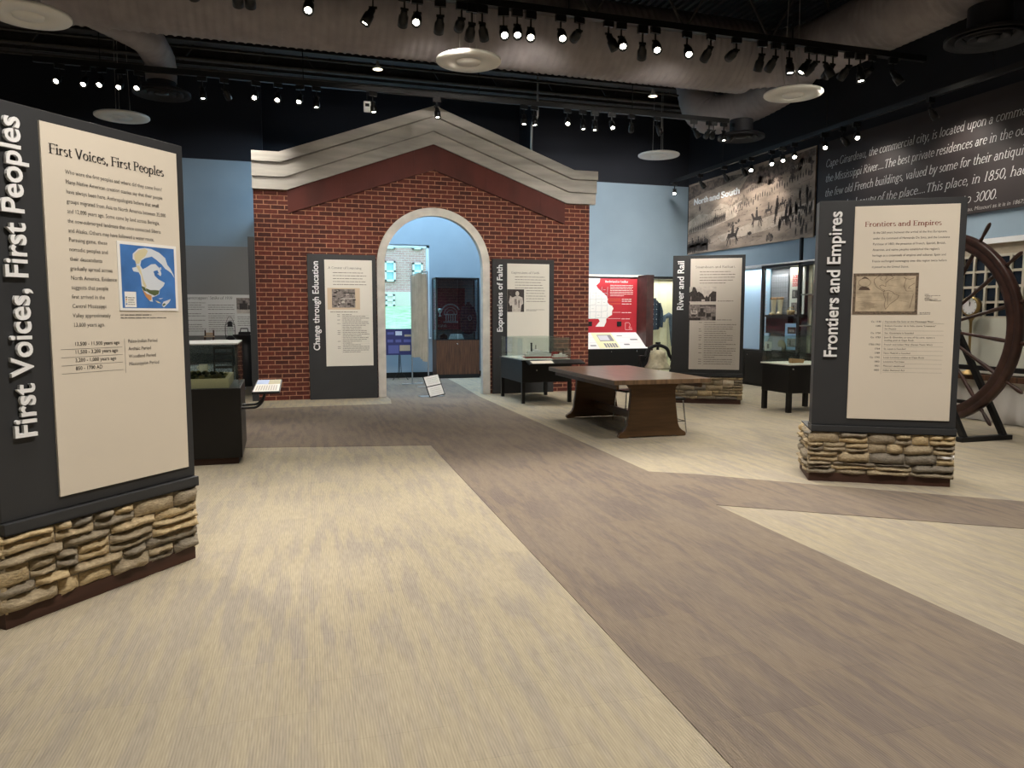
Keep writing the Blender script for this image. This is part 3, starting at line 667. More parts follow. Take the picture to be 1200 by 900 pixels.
for i, (px, k) in enumerate(FAR):
    x = proj_u(px, 13.35, 5.25); d = [c + rnd.uniform(-.06, .06) for c in DIR[k]]
    spot(x, 13.35, 5.46, .17, d, ('lit spotlight facing the room' if k == 'c' else 'small black spotlight pointing down or away') + ', %s from the left on the far track' % ORD[i], 'spotlights on the far light track', 1.3 if k == 'c' else .8, 58, 1.0)
for i, (y, k, pw) in enumerate(((17.2, 'c', .6), (16.0, 'w', .2), (15.0, 'w', .2), (14.3, 'w', .2), (14.0, 'c', .5), (13.3, 'c', .8), (12.95, 'c', .8), (12.6, 'c', .8), (11.75, 'c', .5), (11.3, 'w', .16), (10.95, 'c', .5), (9.4, 'w', .2), (7.8, 'w', .2), (6.2, 'w', .2))):
    d = (-.35, -.6, -.7) if k == 'c' else (.72, rnd.uniform(-.1, .2), -.72)
    spot(9.75, y, 4.98, .17, d, ('lit spotlight facing the room' if k == 'c' else 'black spotlight turned to the wall') + ', %s from the far end of the side track' % ORD[i], 'spotlights on the side light track', pw, 55 if k == 'c' else 110)
for (x, y, z, l) in ((1.75, 13.05, 5.72, 'small round house light hanging left of the gable peak'), (6.9, 13.05, 5.72, 'small round house light hanging right of the gable peak')):
    t = thing('house_light', l, 'ceiling light', (x, y, z), group='small round house lights')
    MB().lathe([(.02, .12), (.03, .05), (.09, -.01), (.085, -.02), (.02, .03)], n=20).build('reflector', mat('reflector_grey', (160, 160, 155), .4), t)
    MB().lathe([(.001, -.012), (.083, -.016)], n=20).build('lens', softlens, t)
sb = thing('sensor_box', 'small white sensor box with a dark window hanging above the left slope of the gable', 'sensor', (1.60, 13.35, 5.16))
MB().box(-.06, -.02, -.09, .06, .02, .09).build('body', white, sb, bevel=.01); MB().box(-.035, -.025, .0, .035, -.019, .05).build('display', iron, sb)
MB().tube([(0, 0, .09), (0, 0, .27)], .01, 6).build('cord', steelblk, sb)

# ------------------------------------------------------------------ the free standing signs
def stones(m, L, z0, z1, fn, seed, ends=0.0):
    """dry laid ledge stones over a face L long; fn(s, z, out) gives the point"""
    r = random.Random(seed); z = z0
    def one(s0, s1, a, b):
        g = .004; s0 += g; s1 -= g; a += g * .8; b -= g * .8
        nx = max(3, int((s1 - s0) / .035)); nz = max(3, int((b - a) / .02)); dep = r.uniform(.028, .06); tone = r.uniform(.02, 1)
        lo0, lo1, up0, up1 = [r.uniform(-.009, .009) for _ in range(4)]; vs = []
        ph = [r.uniform(0, 6) for _ in range(4)]
        for i in range(nx + 1):
            for j in range(nz + 1):
                u, v = i / nx, j / nz
                e = min(1, min(u, 1 - u) * (s1 - s0) / .011) ** .5 * min(1, min(v, 1 - v) * (b - a) / .009) ** .5
                d = dep * (.5 + .5 * e) + e * (.005 * math.sin(u * 9 + ph[0] + v * 4) + .005 * math.sin(u * 23 + v * 11 + ph[1]) + r.uniform(-.005, .005))
                za = a + lo0 * (1 - u) + lo1 * u * .8 + .004 * math.sin(u * 7 + ph[2]); zb = b + up0 * (1 - u) * .6 + up1 * u * .6 + .004 * math.sin(u * 8 + ph[3])
                vs.append(fn(s0 + (s1 - s0) * u, za + (zb - za) * v, d if e > 0 else d * .3))
        k = nz + 1
        m.add(vs, [(i * k + j, (i + 1) * k + j, (i + 1) * k + j + 1, i * k + j + 1) for i in range(nx) for j in range(nz)], 0, True, tone)
        # skirt back to the wall
        ring = [i * k for i in range(nx + 1)] + [nx * k + j for j in range(1, k)] + [i * k + nz for i in range(nx - 1, -1, -1)] + [j for j in range(nz - 1, 0, -1)]
        bv = []
        for q in ring:
            i, j = divmod(q, k); bv.append(fn(s0 + (s1 - s0) * i / nx, a + (b - a) * j / nz, -.004))
        n = len(ring); m.add([vs[q] for q in ring] + bv, [(i, (i + 1) % n, n + (i + 1) % n, n + i) for i in range(n)], 0, False, tone)
    while z < z1 - .03:
        h = r.choice((.05, .06, .07, .085, .1)); h = h if z1 - z - h > .045 else z1 - z
        s = -ends
        while s < L + ends - .01:
            l = r.uniform(.13, .42) if h < .08 else r.uniform(.12, .34); l = l if L + ends - s - l > .09 else L + ends - s
            if h > .065 and r.random() < .45:
                c = z + h * r.uniform(.4, .6); one(s, s + l, z, c)
                q = s + l * r.uniform(.35, .65)
                if l > .22 and r.random() < .6: one(s, q, c, z + h); one(q, s + l, c, z + h)
                else: one(s, s + l, c, z + h)
            else: one(s, s + l, z, z + h)
            s += l
        z += h

def kiosk(name, label, loc, ang, title, seed, width=1.25, base=True, top=2.66, cx0=.31, cx1=1.19, creammat=None, depth=.17, cz0=.62, cz1=2.60, tz=2.55, bd=.62, tlen=None, tbot=None):
    """local x along the face, y away from the reader"""
    t = thing('exhibit_sign', label, 'sign', (loc[0], loc[1], 0), R(90 - ang), 'tall charcoal exhibit signs')
    b = MB(); z0 = .55 if base else 0.0
    b.box(0, 0, z0, width, depth, top); b.build('panel_body', signblk, t, bevel=.004)
    if base:
        b = MB(); b.box(-.005, -.03, .485, width + .005, depth + .02, .548); b.box(-.005, -.03, .485, width + .005, bd, .50); b.build('bottom_ledge', signblk, t, bevel=.004)
        MB().box(-.01, .0, 0, width - .02, bd - .02, .085).build('plinth', plinth, t)
        s = MB(); s.box(.0, .012, .08, width - .03, bd - .03, .485); s.tone = [.15] * len(s.f)
        stones(s, width - .02, .075, .485, lambda q, z, d: (q, .012 - d, z), seed, .03)
        stones(s, bd - .03, .075, .485, lambda q, z, d: (-.002 - d, bd - .02 - q, z), seed + 1, .02)
        stones(s, bd - .03, .075, .485, lambda q, z, d: (width - .03 + d, .012 + q, z), seed + 2, .02)
        s.build('stone_base', M['stone'], t)
    MB().box(cx0, -.014, cz0, cx1, .0, cz1).build('text_board', creammat or cream, t, bevel=.0015)
    # raised title reading upwards, one part per word
    q = MB(); sans(q, title, 0, 0, .118, bold=.022); x0 = min(v[0] for v in q.v); k = tlen / (max(v[0] for v in q.v) - x0); pos = 0; wd = title.split(' ')
    for i, w_ in enumerate(wd):
        if i:
            q = MB(); sans(q, ' '.join(wd[:i]) + ' ' + w_, 0, 0, .118, bold=.022); a = max(v[0] for v in q.v)
            q = MB(); sans(q, w_, 0, 0, .118, bold=.022); pos = a - max(v[0] for v in q.v)
        m = MB(); sans(m, w_, .195, tbot + (pos - x0 * 0) * k, .118, -.016, xs=k, bold=.022, depth=.02, vertical=True); m.build('title_word', letterw, t)
    return t

def rows(t, lines, x, z, dz, cap, name='body_text', ink_=None, xs=None, first_w=None, y=-.0155, bold=0.0, align='L'):
    k = xs
    if first_w:
        q = MB(); sans(q, lines[0], 0, 0, cap); k = first_w / (max(v[0] for v in q.v) - min(v[0] for v in q.v))
    for i, l in enumerate(lines): m = MB(); sans(m, l, x, z - i * dz, cap, y, xs=k or 1, bold=bold, align=align); m.build('text_line', ink_ or ink, t, fix=False)

# -- First Voices, First Peoples
fv = kiosk('exhibit_sign', 'tall charcoal sign on a ledge stone base reading First Voices, First Peoples, nearest at left', (-1.347, 4.284), 40.5, 'First Voices, First Peoples', 11, tlen=1.61, tbot=.965)
m = MB(); serif(m, 'First Voices, First Peoples', .352, 2.443, .052, -.0155, width=.735, w=.118, thin=.044); m.build('heading', ink, fv, fix=False)
rows(fv, ['Who were the first peoples and where did they come from?', 'Many Native American creation stories say that their people', 'have always been here. Anthropologists believe that small', 'groups migrated from Asia to North America between 35,000',
          'and 12,000 years ago. Some came by land across Beringia,', 'the now-submerged landmass that once connected Siberia', 'and Alaska. Others may have followed a water route.'], .437, 2.352, .0515, .023, first_w=.63)
rows(fv, ['Pursuing game, these', 'nomadic peoples and', 'their descendants', 'gradually spread across', 'North America. Evidence', 'suggests that people', 'first arrived in the', 'Central Mississippi', 'Valley approximately', '13,000 years ago.'], .437, 1.994, .051, .023, first_w=.232)
mm = [mat('map_border', (232, 230, 226), .6), mat('map_ocean', (64, 112, 176), .6, noise=.12, nscale=6), mat('map_ice', (206, 212, 220), .6), mat('map_tan', (206, 196, 160), .6), mat('map_green', (84, 96, 62), .6), mat('map_orange', (196, 140, 88), .6), ink]
m = MB(); m.box(.730, -.020, 1.625, 1.152, -.014, 2.026, 0)
def mp(px, py): return (.748 + (px - 583) / (1072 - 583) * .386, 2.008 - (py - 108) / (672 - 108) * .368)
def land(pts, mi, y): m.poly([mp(*p) for p in pts][::-1], y, mi)
m.poly([mp(583, 108), mp(1072, 108), mp(1072, 672), mp(583, 672)][::-1], -.0205, 1)
land([(690, 185), (740, 135), (800, 122), (860, 128), (930, 155), (985, 200), (1003, 262), (1030, 295), (1058, 350), (1068, 385), (1040, 340), (1015, 320), (980, 300), (950, 262), (900, 222), (860, 196), (800, 215), (762, 240), (752, 285), (772, 318), (805, 300), (850, 268), (890, 262), (930, 300), (943, 350), (934, 372), (900, 350), (868, 330), (880, 372), (912, 402), (972, 432), (958, 462), (920, 500), (914, 540), (880, 560), (846, 572), (852, 612), (826, 608), (788, 560), (760, 500), (755, 450), (750, 380), (735, 348), (690, 342), (678, 312), (720, 300), (710, 250), (688, 232)], 2, -.0210)
land([(700, 190), (742, 148), (800, 128), (826, 148), (800, 200), (762, 228), (740, 272), (712, 270), (704, 226)], 3, -.0214)
land([(712, 290), (742, 286), (756, 330), (772, 400), (800, 470), (788, 490), (766, 450), (756, 372), (738, 340)], 3, -.0214)
land([(790, 488), (832, 505), (880, 503), (916, 506), (906, 540), (870, 556), (830, 540), (800, 520)], 4, -.0218)
land([(764, 508), (800, 540), (842, 556), (838, 596), (818, 600), (784, 562)], 5, -.0218)
land([(752, 470), (782, 480), (800, 520), (768, 510)], 4, -.0218)
land([(868, 330), (905, 318), (918, 345), (896, 352)], 1, -.0222)
land([(930, 290), (942, 288), (944, 312), (934, 310)], 2, -.021); land([(934, 642), (950, 610), (1022, 584), (1004, 616), (952, 664)], 2, -.021); land([(872, 600), (900, 606), (930, 625), (900, 622)], 3, -.021)
land([(936, 640), (960, 622), (972, 634), (950, 650)], 4, -.0215); land([(880, 572), (905, 580), (950, 575), (925, 588)], 2, -.021)
land([(603, 526), (703, 526), (703, 665), (603, 665)], 0, -.021)
for i in range(4): land([(610, 570 + i * 20), (622, 570 + i * 20), (622, 584 + i * 20), (610, 584 + i * 20)], (4, 5, 3, 1)[i], -.0216); wordbars(m, *[mp(630, 0)[0], mp(690, 0)[0]], mp(0, 582 + i * 20)[1], .005, -.0216, 6, i)
m.build('map_picture', mm, fv, fix=False)
m = MB(); wordbars(m, .735, .95, 1.597, .008, -.0155, 0, 3); wordbars(m, .735, 1.06, 1.580, .008, -.0155, 0, 4); m.build('caption', inksoft, fv, fix=False)
rows(fv, ['13,500 - 11,500 years ago', '11,500 - 3,200 years ago', '3,200 - 1,000 years ago', '850 - 1700 AD'], .437, 1.432, .0447, .021, 'timeline_dates', first_w=.277, bold=.012)
rows(fv, ['Paleo-Indian Period', 'Archaic Period', 'Woodland Period', 'Mississippian Period'], .777, 1.437, .0447, .021, 'timeline_periods', first_w=.206)
m = MB()
for i in range(4): m.rect(.356, 1.413 - i * .0440, .736, 1.4148 - i * .0440, -.0155)
m.rect(.752, 1.262, .754, 1.462, -.0155); m.build('timeline_rules', inksoft, fv, fix=False)

# -- Frontiers and Empires
fe = kiosk('exhibit_sign', 'tall charcoal sign on a ledge stone base reading Frontiers and Empires, standing at right', (4.90, 5.935), 120.9, 'Frontiers and Empires', 31, tlen=1.355, tbot=1.195)
m = MB(); serif(m, 'Frontiers and Empires', .397, 2.413, .045, -.0155, width=.645, w=.105, thin=.042); m.build('heading', inkred, fe, fix=False)
rows(fe, ['In the 260 years between the arrival of the first Europeans,', 'under the command of Hernando De Soto, and the Louisiana', 'Purchase of 1803, the presence of French, Spanish, British,', "American, and native peoples established this region's", 'heritage as a crossroads of empires and cultures. Spain and',
          'France exchanged sovereignty over this region twice before', 'it passed to the United States.'], .472, 2.347, .0522, .021, first_w=.615)
old = [mat('oldmap_frame', (96, 82, 68), .7, noise=.3, nscale=60), mat('oldmap_paper', (176, 160, 136), .7, noise=.12, nscale=12), mat('oldmap_ink', (84, 68, 56), .7)]
m = MB(); m.box(.318, -.019, 1.605, .874, -.014, 1.985, 0); m.rect(.342, 1.632, .850, 1.958, -.0195, 1)
def op(px, py): return (.318 + (px - 5) / 690 * .556, 1.985 - (py - 95) / 445 * .38)
def oline(p, w=.0035): m.line([op(*q) for q in p], w, -.0200, 2)
NA = [(225, 200), (228, 160), (262, 132), (320, 112), (400, 120), (432, 148), (382, 170), (350, 200), (352, 240), (312, 222), (285, 232), (300, 262), (342, 282), (330, 292), (280, 262), (250, 240), (225, 190)]
SA = [(335, 290), (382, 280), (430, 300), (442, 320), (495, 337), (480, 372), (440, 402), (402, 430), (372, 470), (358, 486), (345, 440), (355, 380), (335, 330), (335, 290)]
m.poly([op(*p) for p in SA][::-1], -.0198, 1)
for P in (NA, SA, [(540, 140), (562, 160), (552, 200), (545, 240), (570, 290), (640, 290)], [(655, 205), (640, 215), (600, 240), (590, 262), (620, 262)], [(645, 320), (630, 400), (612, 475)], [(350, 115), (360, 140), (340, 170)], [(300, 130), (290, 160), (320, 175)], [(380, 300), (375, 360), (380, 440)], [(430, 320), (400, 380)], [(20, 310), (640, 310)], [(540, 150), (600, 165), (650, 150)], [(405, 175), (500, 160)], [(380, 225), (470, 240)], [(60, 355), (200, 350)], [(60, 400), (330, 390)], [(500, 390), (600, 410)]): oline(P, .0035 if len(P) > 2 else .0015)
oline([(125 + 65 * math.cos(a * PI / 8), 195 + 45 * math.sin(a * PI / 8)) for a in range(17)])
m.poly([op(*p) for p in ((60, 275), (80, 245), (110, 235), (140, 240), (170, 250), (190, 278))], -.020, 2); m.poly([op(*p) for p in ((85, 160), (105, 140), (125, 130), (150, 140), (170, 158), (125, 150))], -.020, 2)
for k in range(16): oline([(60 + rnd.uniform(0, 80), 410 + k * 5), (220 + rnd.uniform(-30, 60), 410 + k * 5)], .0012)
m.build('old_map', old, fe, fix=False)
m = MB()
for i, (a, b) in enumerate(((.93, .97), (.93, 1.06), (.94, 1.0), (.93, .975), (.93, 1.045), (.935, 1.07))): wordbars(m, a, b, 1.785 - i * .0115, .006, -.0155, 0, i)
wordbars(m, .895, .985, 1.618, .007, -.0155, 0, 8); wordbars(m, .895, .985, 1.605, .007, -.0155, 0, 9); m.build('caption', inksoft, fe, fix=False)
TL = [('Ca. 1540', ['Hernando De Soto at the Mississippi River']), ('1682', ['Robert Cavelier de la Salle claims "Louisiana"', 'for France']), ('Ca. 1730', ['Ste. Genevieve is founded']), ('Ca. 1733', ['Jean B. Girardot, or one of his sons, opens a', 'trading post at Cape Rock']),
      ('1756-1763', ['French and Indian War (Seven Years War)']), ('1764', ['St. Louis is founded']), ('1789', ['New Madrid is founded']), ('Ca. 1793', ['Louis Lorimier settles at Cape Rock']), ('1803', ['Louisiana Purchase']), ('1821', ['Missouri statehood']), ('1830', ['Indian Removal Act'])]
m = MB(); mr = MB(); z = 1.530
for (d, ls) in TL:
    sans(m, d, .572, z, .016, -.0155, xs=1.08, align='R', bold=.01)
    for l in ls: sans(m, l, .605, z, .016, -.0155, xs=1.08); z -= .0265
    mr.rect(.60, z + .0135, 1.105, z + .0148, -.0155); z -= .0135
mr.rect(.588, z + .01, .5895, 1.545, -.0155)
m.build('timeline_text', ink, fe, fix=False); mr.build('timeline_rules', inksoft, fe, fix=False)

photo = [mat('photo_dark', (52, 46, 44), .6, noise=.4, nscale=40), mat('photo_mid', (122, 114, 110), .6, noise=.3, nscale=30), mat('photo_light', (190, 182, 174), .6, noise=.08, nscale=20)]
def body_lines(t, spec, cap=.015, name='body_text', mm_=None, y=-.0155):
    m = MB()
    for i, (x0, x1, z) in enumerate(spec): wordbars(m, x0, x1, z, cap, y, 0, i + int(x0 * 100))
    return m.build(name, mm_ or inksoft, t, fix=False)
def timeline(t, xd, xl, xr, z0, z1, n, seed):
    m = MB(); r = random.Random(seed); dz = (z0 - z1) / n
    for i in range(n):
        z = z0 - i * dz
        if r.random() < .7: wordbars(m, xd - .055, xd, z, .013, -.0155, 0, i + seed)
        wordbars(m, xl, xr, z, .013, -.0155, 0, i * 3 + seed, r.choice((1, .9, .35, .7))); m.rect(xl, z - .009, xr, z - .0078, -.0155)
    m.rect(xl - .015, z1, xl - .0138, z0 + .02, -.0155); return m.build('timeline_text', inksoft, t, fix=False)

# -- River and Rail
rr_ = kiosk('exhibit_sign', 'tall charcoal sign on a ledge stone base reading River and Rail, behind the long table', (6.86, 12.1), 121, 'River and Rail', 51, tlen=.87, tbot=1.68, creammat=mat('sign_cream_grey', (200, 192, 182), .7))
m = MB(); serif(m, 'Steamboats and Railcars', .395, 2.43, .042, -.0155, width=.68); m.build('heading', ink, rr_, fix=False)
body_lines(rr_, [(.47, 1.0, 2.36), (.47, 1.08, 2.31), (.47, 1.08, 2.26), (.47, 1.05, 2.21), (.47, .92, 2.16)]); body_lines(rr_, [(.79, 1.06, 1.84)], name='caption'); body_lines(rr_, [(.78, 1.04, 1.505)], name='caption')
m = MB(); m.box(.30, -.017, 1.82, .765, -.014, 2.10, 2); m.box(.30, -.017, 1.50, .765, -.014, 1.785, 1)
m.poly([(.30, 1.84), (.765, 1.84), (.765, 2.01), (.70, 2.02), (.64, 1.95), (.62, 1.91), (.6, 1.95), (.57, 1.9), (.53, 1.97), (.46, 2.02), (.44, 2.0), (.40, 2.09), (.36, 2.1), (.34, 2.02), (.30, 2.0)][::1], -.0175, 0)
m.rect(.51, 1.845, .57, 1.875, -.018, 2); m.rect(.32, 1.84, .335, 1.93, -.018, 1); m.rect(.655, 1.84, .665, 1.92, -.018, 2)
m.poly([(.48, 1.745), (.60, 1.76), (.76, 1.75), (.76, 1.77), (.6, 1.775), (.49, 1.765)], -.0175, 0)
for (a, b, c, d) in ((.30, 1.50, .50, 1.55), (.34, 1.57, .42, 1.60), (.46, 1.57, .58, 1.65), (.49, 1.65, .55, 1.72), (.6, 1.56, .68, 1.63), (.70, 1.5, .765, 1.57), (.35, 1.65, .36, 1.7)): m.rect(a, b, c, d, -.0175, 0)
m.rect(.33, 1.62, .44, 1.68, -.0172, 2); m.rect(.345, 1.635, .425, 1.665, -.0176, 1)
m.build('photo_prints', photo, rr_, fix=False)
timeline(rr_, .53, .57, 1.12, 1.46, .68, 20, 5)
# -- the two boards fixed to the brick facade
ed = kiosk('exhibit_sign', 'tall charcoal sign on the brick facade left of the arch reading Change through Education', (.585, FV - .09), 90, 'Change through Education', 0, width=1.27, base=False, top=2.73, depth=.085, creammat=creamw, cz0=.63, cz1=2.63, tlen=1.66, tbot=.93)
m = MB(); serif(m, 'A Center of Learning', .375, 2.46, .042, -.0155, width=.62); m.build('heading', ink, ed, fix=False)
body_lines(ed, [(.46, 1.02, 2.385), (.46, 1.08, 2.33), (.46, 1.01, 2.275), (.46, 1.08, 2.22), (.46, 1.08, 2.165)]); body_lines(ed, [(.40, .93, 1.65)], name='caption')
m = MB(); m.box(.352, -.018, 1.70, .955, -.014, 2.105, 3); m.rect(.435, 1.735, .865, 2.085, -.0185, 1)
for k in range(26):
    a, b = rnd.uniform(.44, .82), rnd.uniform(1.74, 2.05); m.rect(a, b, a + rnd.uniform(.02, .06), b + rnd.uniform(.01, .04), -.019, rnd.choice((0, 0, 2)))
m.rect(.65, 2.0, .86, 2.02, -.0195, 0); m.rect(.64, 1.90, .86, 1.915, -.0195, 2)
m.build('photo_print', photo + [mat('photo_mount', (206, 186, 160), .7)], ed, fix=False)
timeline(ed, .58, .62, 1.12, 1.60, .86, 22, 9)
ex = kiosk('exhibit_sign', 'tall charcoal sign on the brick facade right of the arch reading Expressions of Faith', (4.175, FV - .09), 90, 'Expressions of Faith', 0, width=1.31, base=False, top=2.72, depth=.085, creammat=creamw, cz0=.63, cz1=2.63, cx0=.30, cx1=1.20, tlen=1.34, tbot=1.25)
m = MB(); serif(m, 'Expressions of Faith', .385, 2.43, .042, -.0155, width=.60); m.build('heading', ink, ex, fix=False)
body_lines(ex, [(.46, 1.10, 2.36), (.46, 1.12, 2.305), (.46, 1.03, 2.25), (.46, 1.05, 2.195), (.46, 1.07, 2.14)]); body_lines(ex, [(.70, 1.12 - .03 * (i % 2), 2.085 - i * .054) for i in range(5)]); body_lines(ex, [(.70, 1.1, 1.70), (.70, .92, 1.68)], .012, name='caption')
m = MB(); m.box(.30, -.018, 1.66, .655, -.014, 2.115, 0)
m.poly([(.40, 1.66), (.58, 1.66), (.60, 1.80), (.64, 1.83), (.62, 1.95), (.55, 1.98), (.48, 1.98), (.40, 1.95), (.36, 1.99), (.33, 1.85), (.36, 1.78), (.40, 1.8)], -.0185, 2)
m.poly([(.51 + .04 * math.cos(a * PI / 6), 2.03 + .05 * math.sin(a * PI / 6)) for a in range(12)], -.0188, 2); m.rect(.45, 1.80, .50, 1.92, -.0189, 1); m.rect(.53, 1.74, .56, 1.9, -.0189, 1)
m.build('photo_print', photo, ex, fix=False)

# ------------------------------------------------------------------ mural and quotation on the right wall (read from -x)
def wallthing(name, label, cat, x, y, z=0):
    t = thing(name, label, cat, (x, y, z)); t.rotation_euler = (0, 0, R(-90)); return t     # local x runs toward the viewer (-y), local -y into the room
mu = wallthing('wall_mural', 'sepia battle scene mural reading North and South high on the right wall', 'mural', 10.612, 17.9)
sep = [mat('mural_sepia', (146, 130, 116), .8, noise=.22, nscale=2.6, stretch=(.5, 1, 1.6)), mat('mural_dark', (66, 58, 54), .8), mat('mural_mid', (98, 86, 78), .8, noise=.3, nscale=12), mat('mural_pale', (180, 164, 148), .8, noise=.12, nscale=5)]
MB().box(0, -.03, 3.20, 4.92, 0, 5.03).build('board', sep[0], mu)
m = MB(); yy = -.0305
def hill(pts, mi, y): m.poly(pts, y, mi)
hill([(0, 4.05), (.5, 4.2), (1.0, 4.15), (1.5, 4.35), (2.0, 4.22), (2.4, 4.3), (2.2, 3.95), (1.2, 3.8), (0, 3.75)], 3, yy)
hill([(2.2, 4.45), (2.8, 4.62), (3.4, 4.55), (4.0, 4.7), (4.92, 4.85), (4.92, 5.0), (3.6, 4.95), (2.6, 4.8)], 2, yy)
hill([(0, 4.62), (.7, 4.72), (1.9, 4.8), (2.6, 4.9), (1.4, 4.98), (0, 4.98)], 2, yy)
hill([(1.4, 3.55), (3.0, 3.75), (4.92, 3.95), (4.92, 3.75), (3.4, 3.5), (1.6, 3.4)], 3, yy)
def man(x, z, h, y=yy - .001, gun=1):
    m.poly([(x - .11 * h, z), (x - .03 * h, z), (x, z + .3 * h), (x + .05 * h, z), (x + .13 * h, z), (x + .12 * h, z + .5 * h), (x + .16 * h, z + .55 * h), (x + .1 * h, z + .82 * h), (x - .1 * h, z + .82 * h), (x - .15 * h, z + .5 * h)], y, 1)
    m.poly([(x + .075 * h * math.cos(a * PI / 4), z + .91 * h + .09 * h * math.sin(a * PI / 4)) for a in range(8)], y, 1)
    if gun: m.line([(x + .12 * h, z + .45 * h), (x + .24 * h, z + 1.25 * h)], .03 * h, y, 1)
def horse(x, z, h, y=yy - .001, s=1):
    q = lambda pts: m.poly([(x + s * a * h, z + b * h) for a, b in pts][::s], y, 1)
    q([(-.5, .5), (-.42, .68), (.25, .66), (.45, .95), (.62, .88), (.5, .72), (.38, .48), (-.35, .42)])
    q([(-.48, .55), (-.62, .3), (-.56, .28), (-.42, .5)]); q([(-.42, .5), (-.56, .02), (-.5, 0), (-.3, .46)]); q([(-.32, .46), (-.2, .04), (-.14, .05), (-.22, .46)])
    q([(.22, .5), (.5, .18), (.56, .22), (.36, .52)]); q([(.28, .5), (.36, .02), (.42, .03), (.4, .5)])
    q([(-.12, .6), (.12, .6), (.14, .8), (.1, 1.1), (-.06, 1.1), (-.1, .82)]); m.poly([(x + .02 * h * s + .08 * h * math.cos(a * PI / 4), z + 1.2 * h + .09 * h * math.sin(a * PI / 4)) for a in range(8)], y, 1)
r_ = random.Random(3)
for k in range(26): man(.06 + k * .066, 3.72 + k * .007, .17 + .002 * k)
for k in range(13): man(.05 + k * .075, 3.22 + r_.uniform(0, .05), .30 + r_.uniform(-.05, .06))
for (x, z, h, s) in ((.22, 3.24, .30, 1), (.52, 3.28, .28, 1), (.82, 3.25, .28, 1), (2.05, 3.27, .44, 1), (3.0, 3.60, .36, -1), (3.42, 3.8, .24, 1), (1.3, 3.92, .17, 1), (4.02, 3.52, .32, 1), (4.5, 3.7, .26, -1), (3.9, 3.9, .2, 1)): horse(x, z, h, s=s)
for k in range(46): man(3.65 + r_.uniform(0, 1.2), 3.26 + r_.uniform(0, .8), r_.uniform(.14, .27))
for k in range(34): man(2.0 + k * .085, 4.02 + k * .015 + r_.uniform(-.05, .05), r_.uniform(.09, .15))
for k in range(34): man(2.6 + k * .066, 4.42 + k * .01, .09, gun=k % 2)
for k in range(22): man(1.9 + k * .035, 4.18 + r_.uniform(0, .18), .08, gun=0)
for (x, z, w, h) in ((.95, 3.42, .30, .10), (1.95, 3.72, .3, .12), (2.25, 3.76, .2, .1), (2.75, 3.46, .32, .06), (3.45, 3.24, .34, .16), (.55, 4.28, .12, .16), (1.9, 3.6, .1, .05)):
    for q in range(5): c = x + r_.uniform(-.4, .4) * w; m.poly([(c + w * .25 * math.cos(a * PI / 5) * r_.uniform(.6, 1), z + r_.uniform(0, h) + h * .4 * math.sin(a * PI / 5) * r_.uniform(.5, 1)) for a in range(10)], yy - .0008 - q * .00002, r_.choice((1, 2)))
for k in range(60):
    a, b = r_.uniform(.05, 4.5), r_.uniform(3.25, 4.9); m.line([(a, b), (a + r_.uniform(.1, .4), b + r_.uniform(-.02, .06))], r_.uniform(.006, .016), yy - .0006, 2)
for k in range(40):
    a, b = r_.uniform(2.6, 4.85), r_.uniform(4.5, 4.95); m.poly([(a + r_.uniform(.03, .13) * math.cos(t * PI / 4), b + r_.uniform(.02, .09) * math.sin(t * PI / 4)) for t in range(8)], yy - .0007, 2)
for k in range(420):
    a, b = r_.uniform(.02, 4.85), r_.uniform(3.22, 4.95); l = r_.uniform(.015, .06); m.line([(a, b), (a + l, b + r_.uniform(-.5, .9) * l)], r_.uniform(.004, .012), yy - .0009, r_.choice((1, 2, 2)))
m.build('battle_print', sep, mu, fix=False)
for (w_, x_, l_) in (('North', .28, .66), ('and', 1.02, .44), ('South', 1.54, .76)): m = MB(); sans(m, w_, x_, 4.47, .155, -.040, width=l_, bold=.02, depth=.016); m.build('title_word', letterw, mu, fix=False)

qu = wallthing('quotation_panel', 'dark brown wall panel with a long white italic quotation about Cape Girardeau', 'wall panel', 10.612, 12.88)
MB().box(0, -.04, 3.20, 8.2, 0, 5.03).build('board', mat('quote_brown', (50, 42, 40), .6, noise=.06, nscale=2), qu)
m = MB()
for (l, x0, z, w) in (('Cape Girardeau, the commercial city, is located upon a commanding', .21, 4.53, 4.58), ('the Mississippi River....The best private residences are in the outskirts', .21, 4.24, 4.62), ('the few old French buildings, valued by some for their antiquity,', .21, 3.955, 4.36),
                      ('add to the beauty of the place....This place, in 1850, had', .21, 3.665, 4.28), ('to 3000.', 3.40, 3.375, .62)): serif(m, l, x0, z, .145, -.0415, width=w, w=.07, thin=.03, slant=.26)
m.build('quotation_text', mat('quote_white', (206, 204, 200), .6), qu, fix=False)
m = MB(); sans(m, 'Girardeau, Missouri as it is in 1867;', 3.24, 3.245, .062, -.0415, width=1.21)
for i in range(len(m.v)): x, y, z = m.v[i]; m.v[i] = (x + (z - 3.245) * .2, y, z)
m.build('source_line', mat('quote_grey', (170, 166, 160), .6), qu, fix=False)

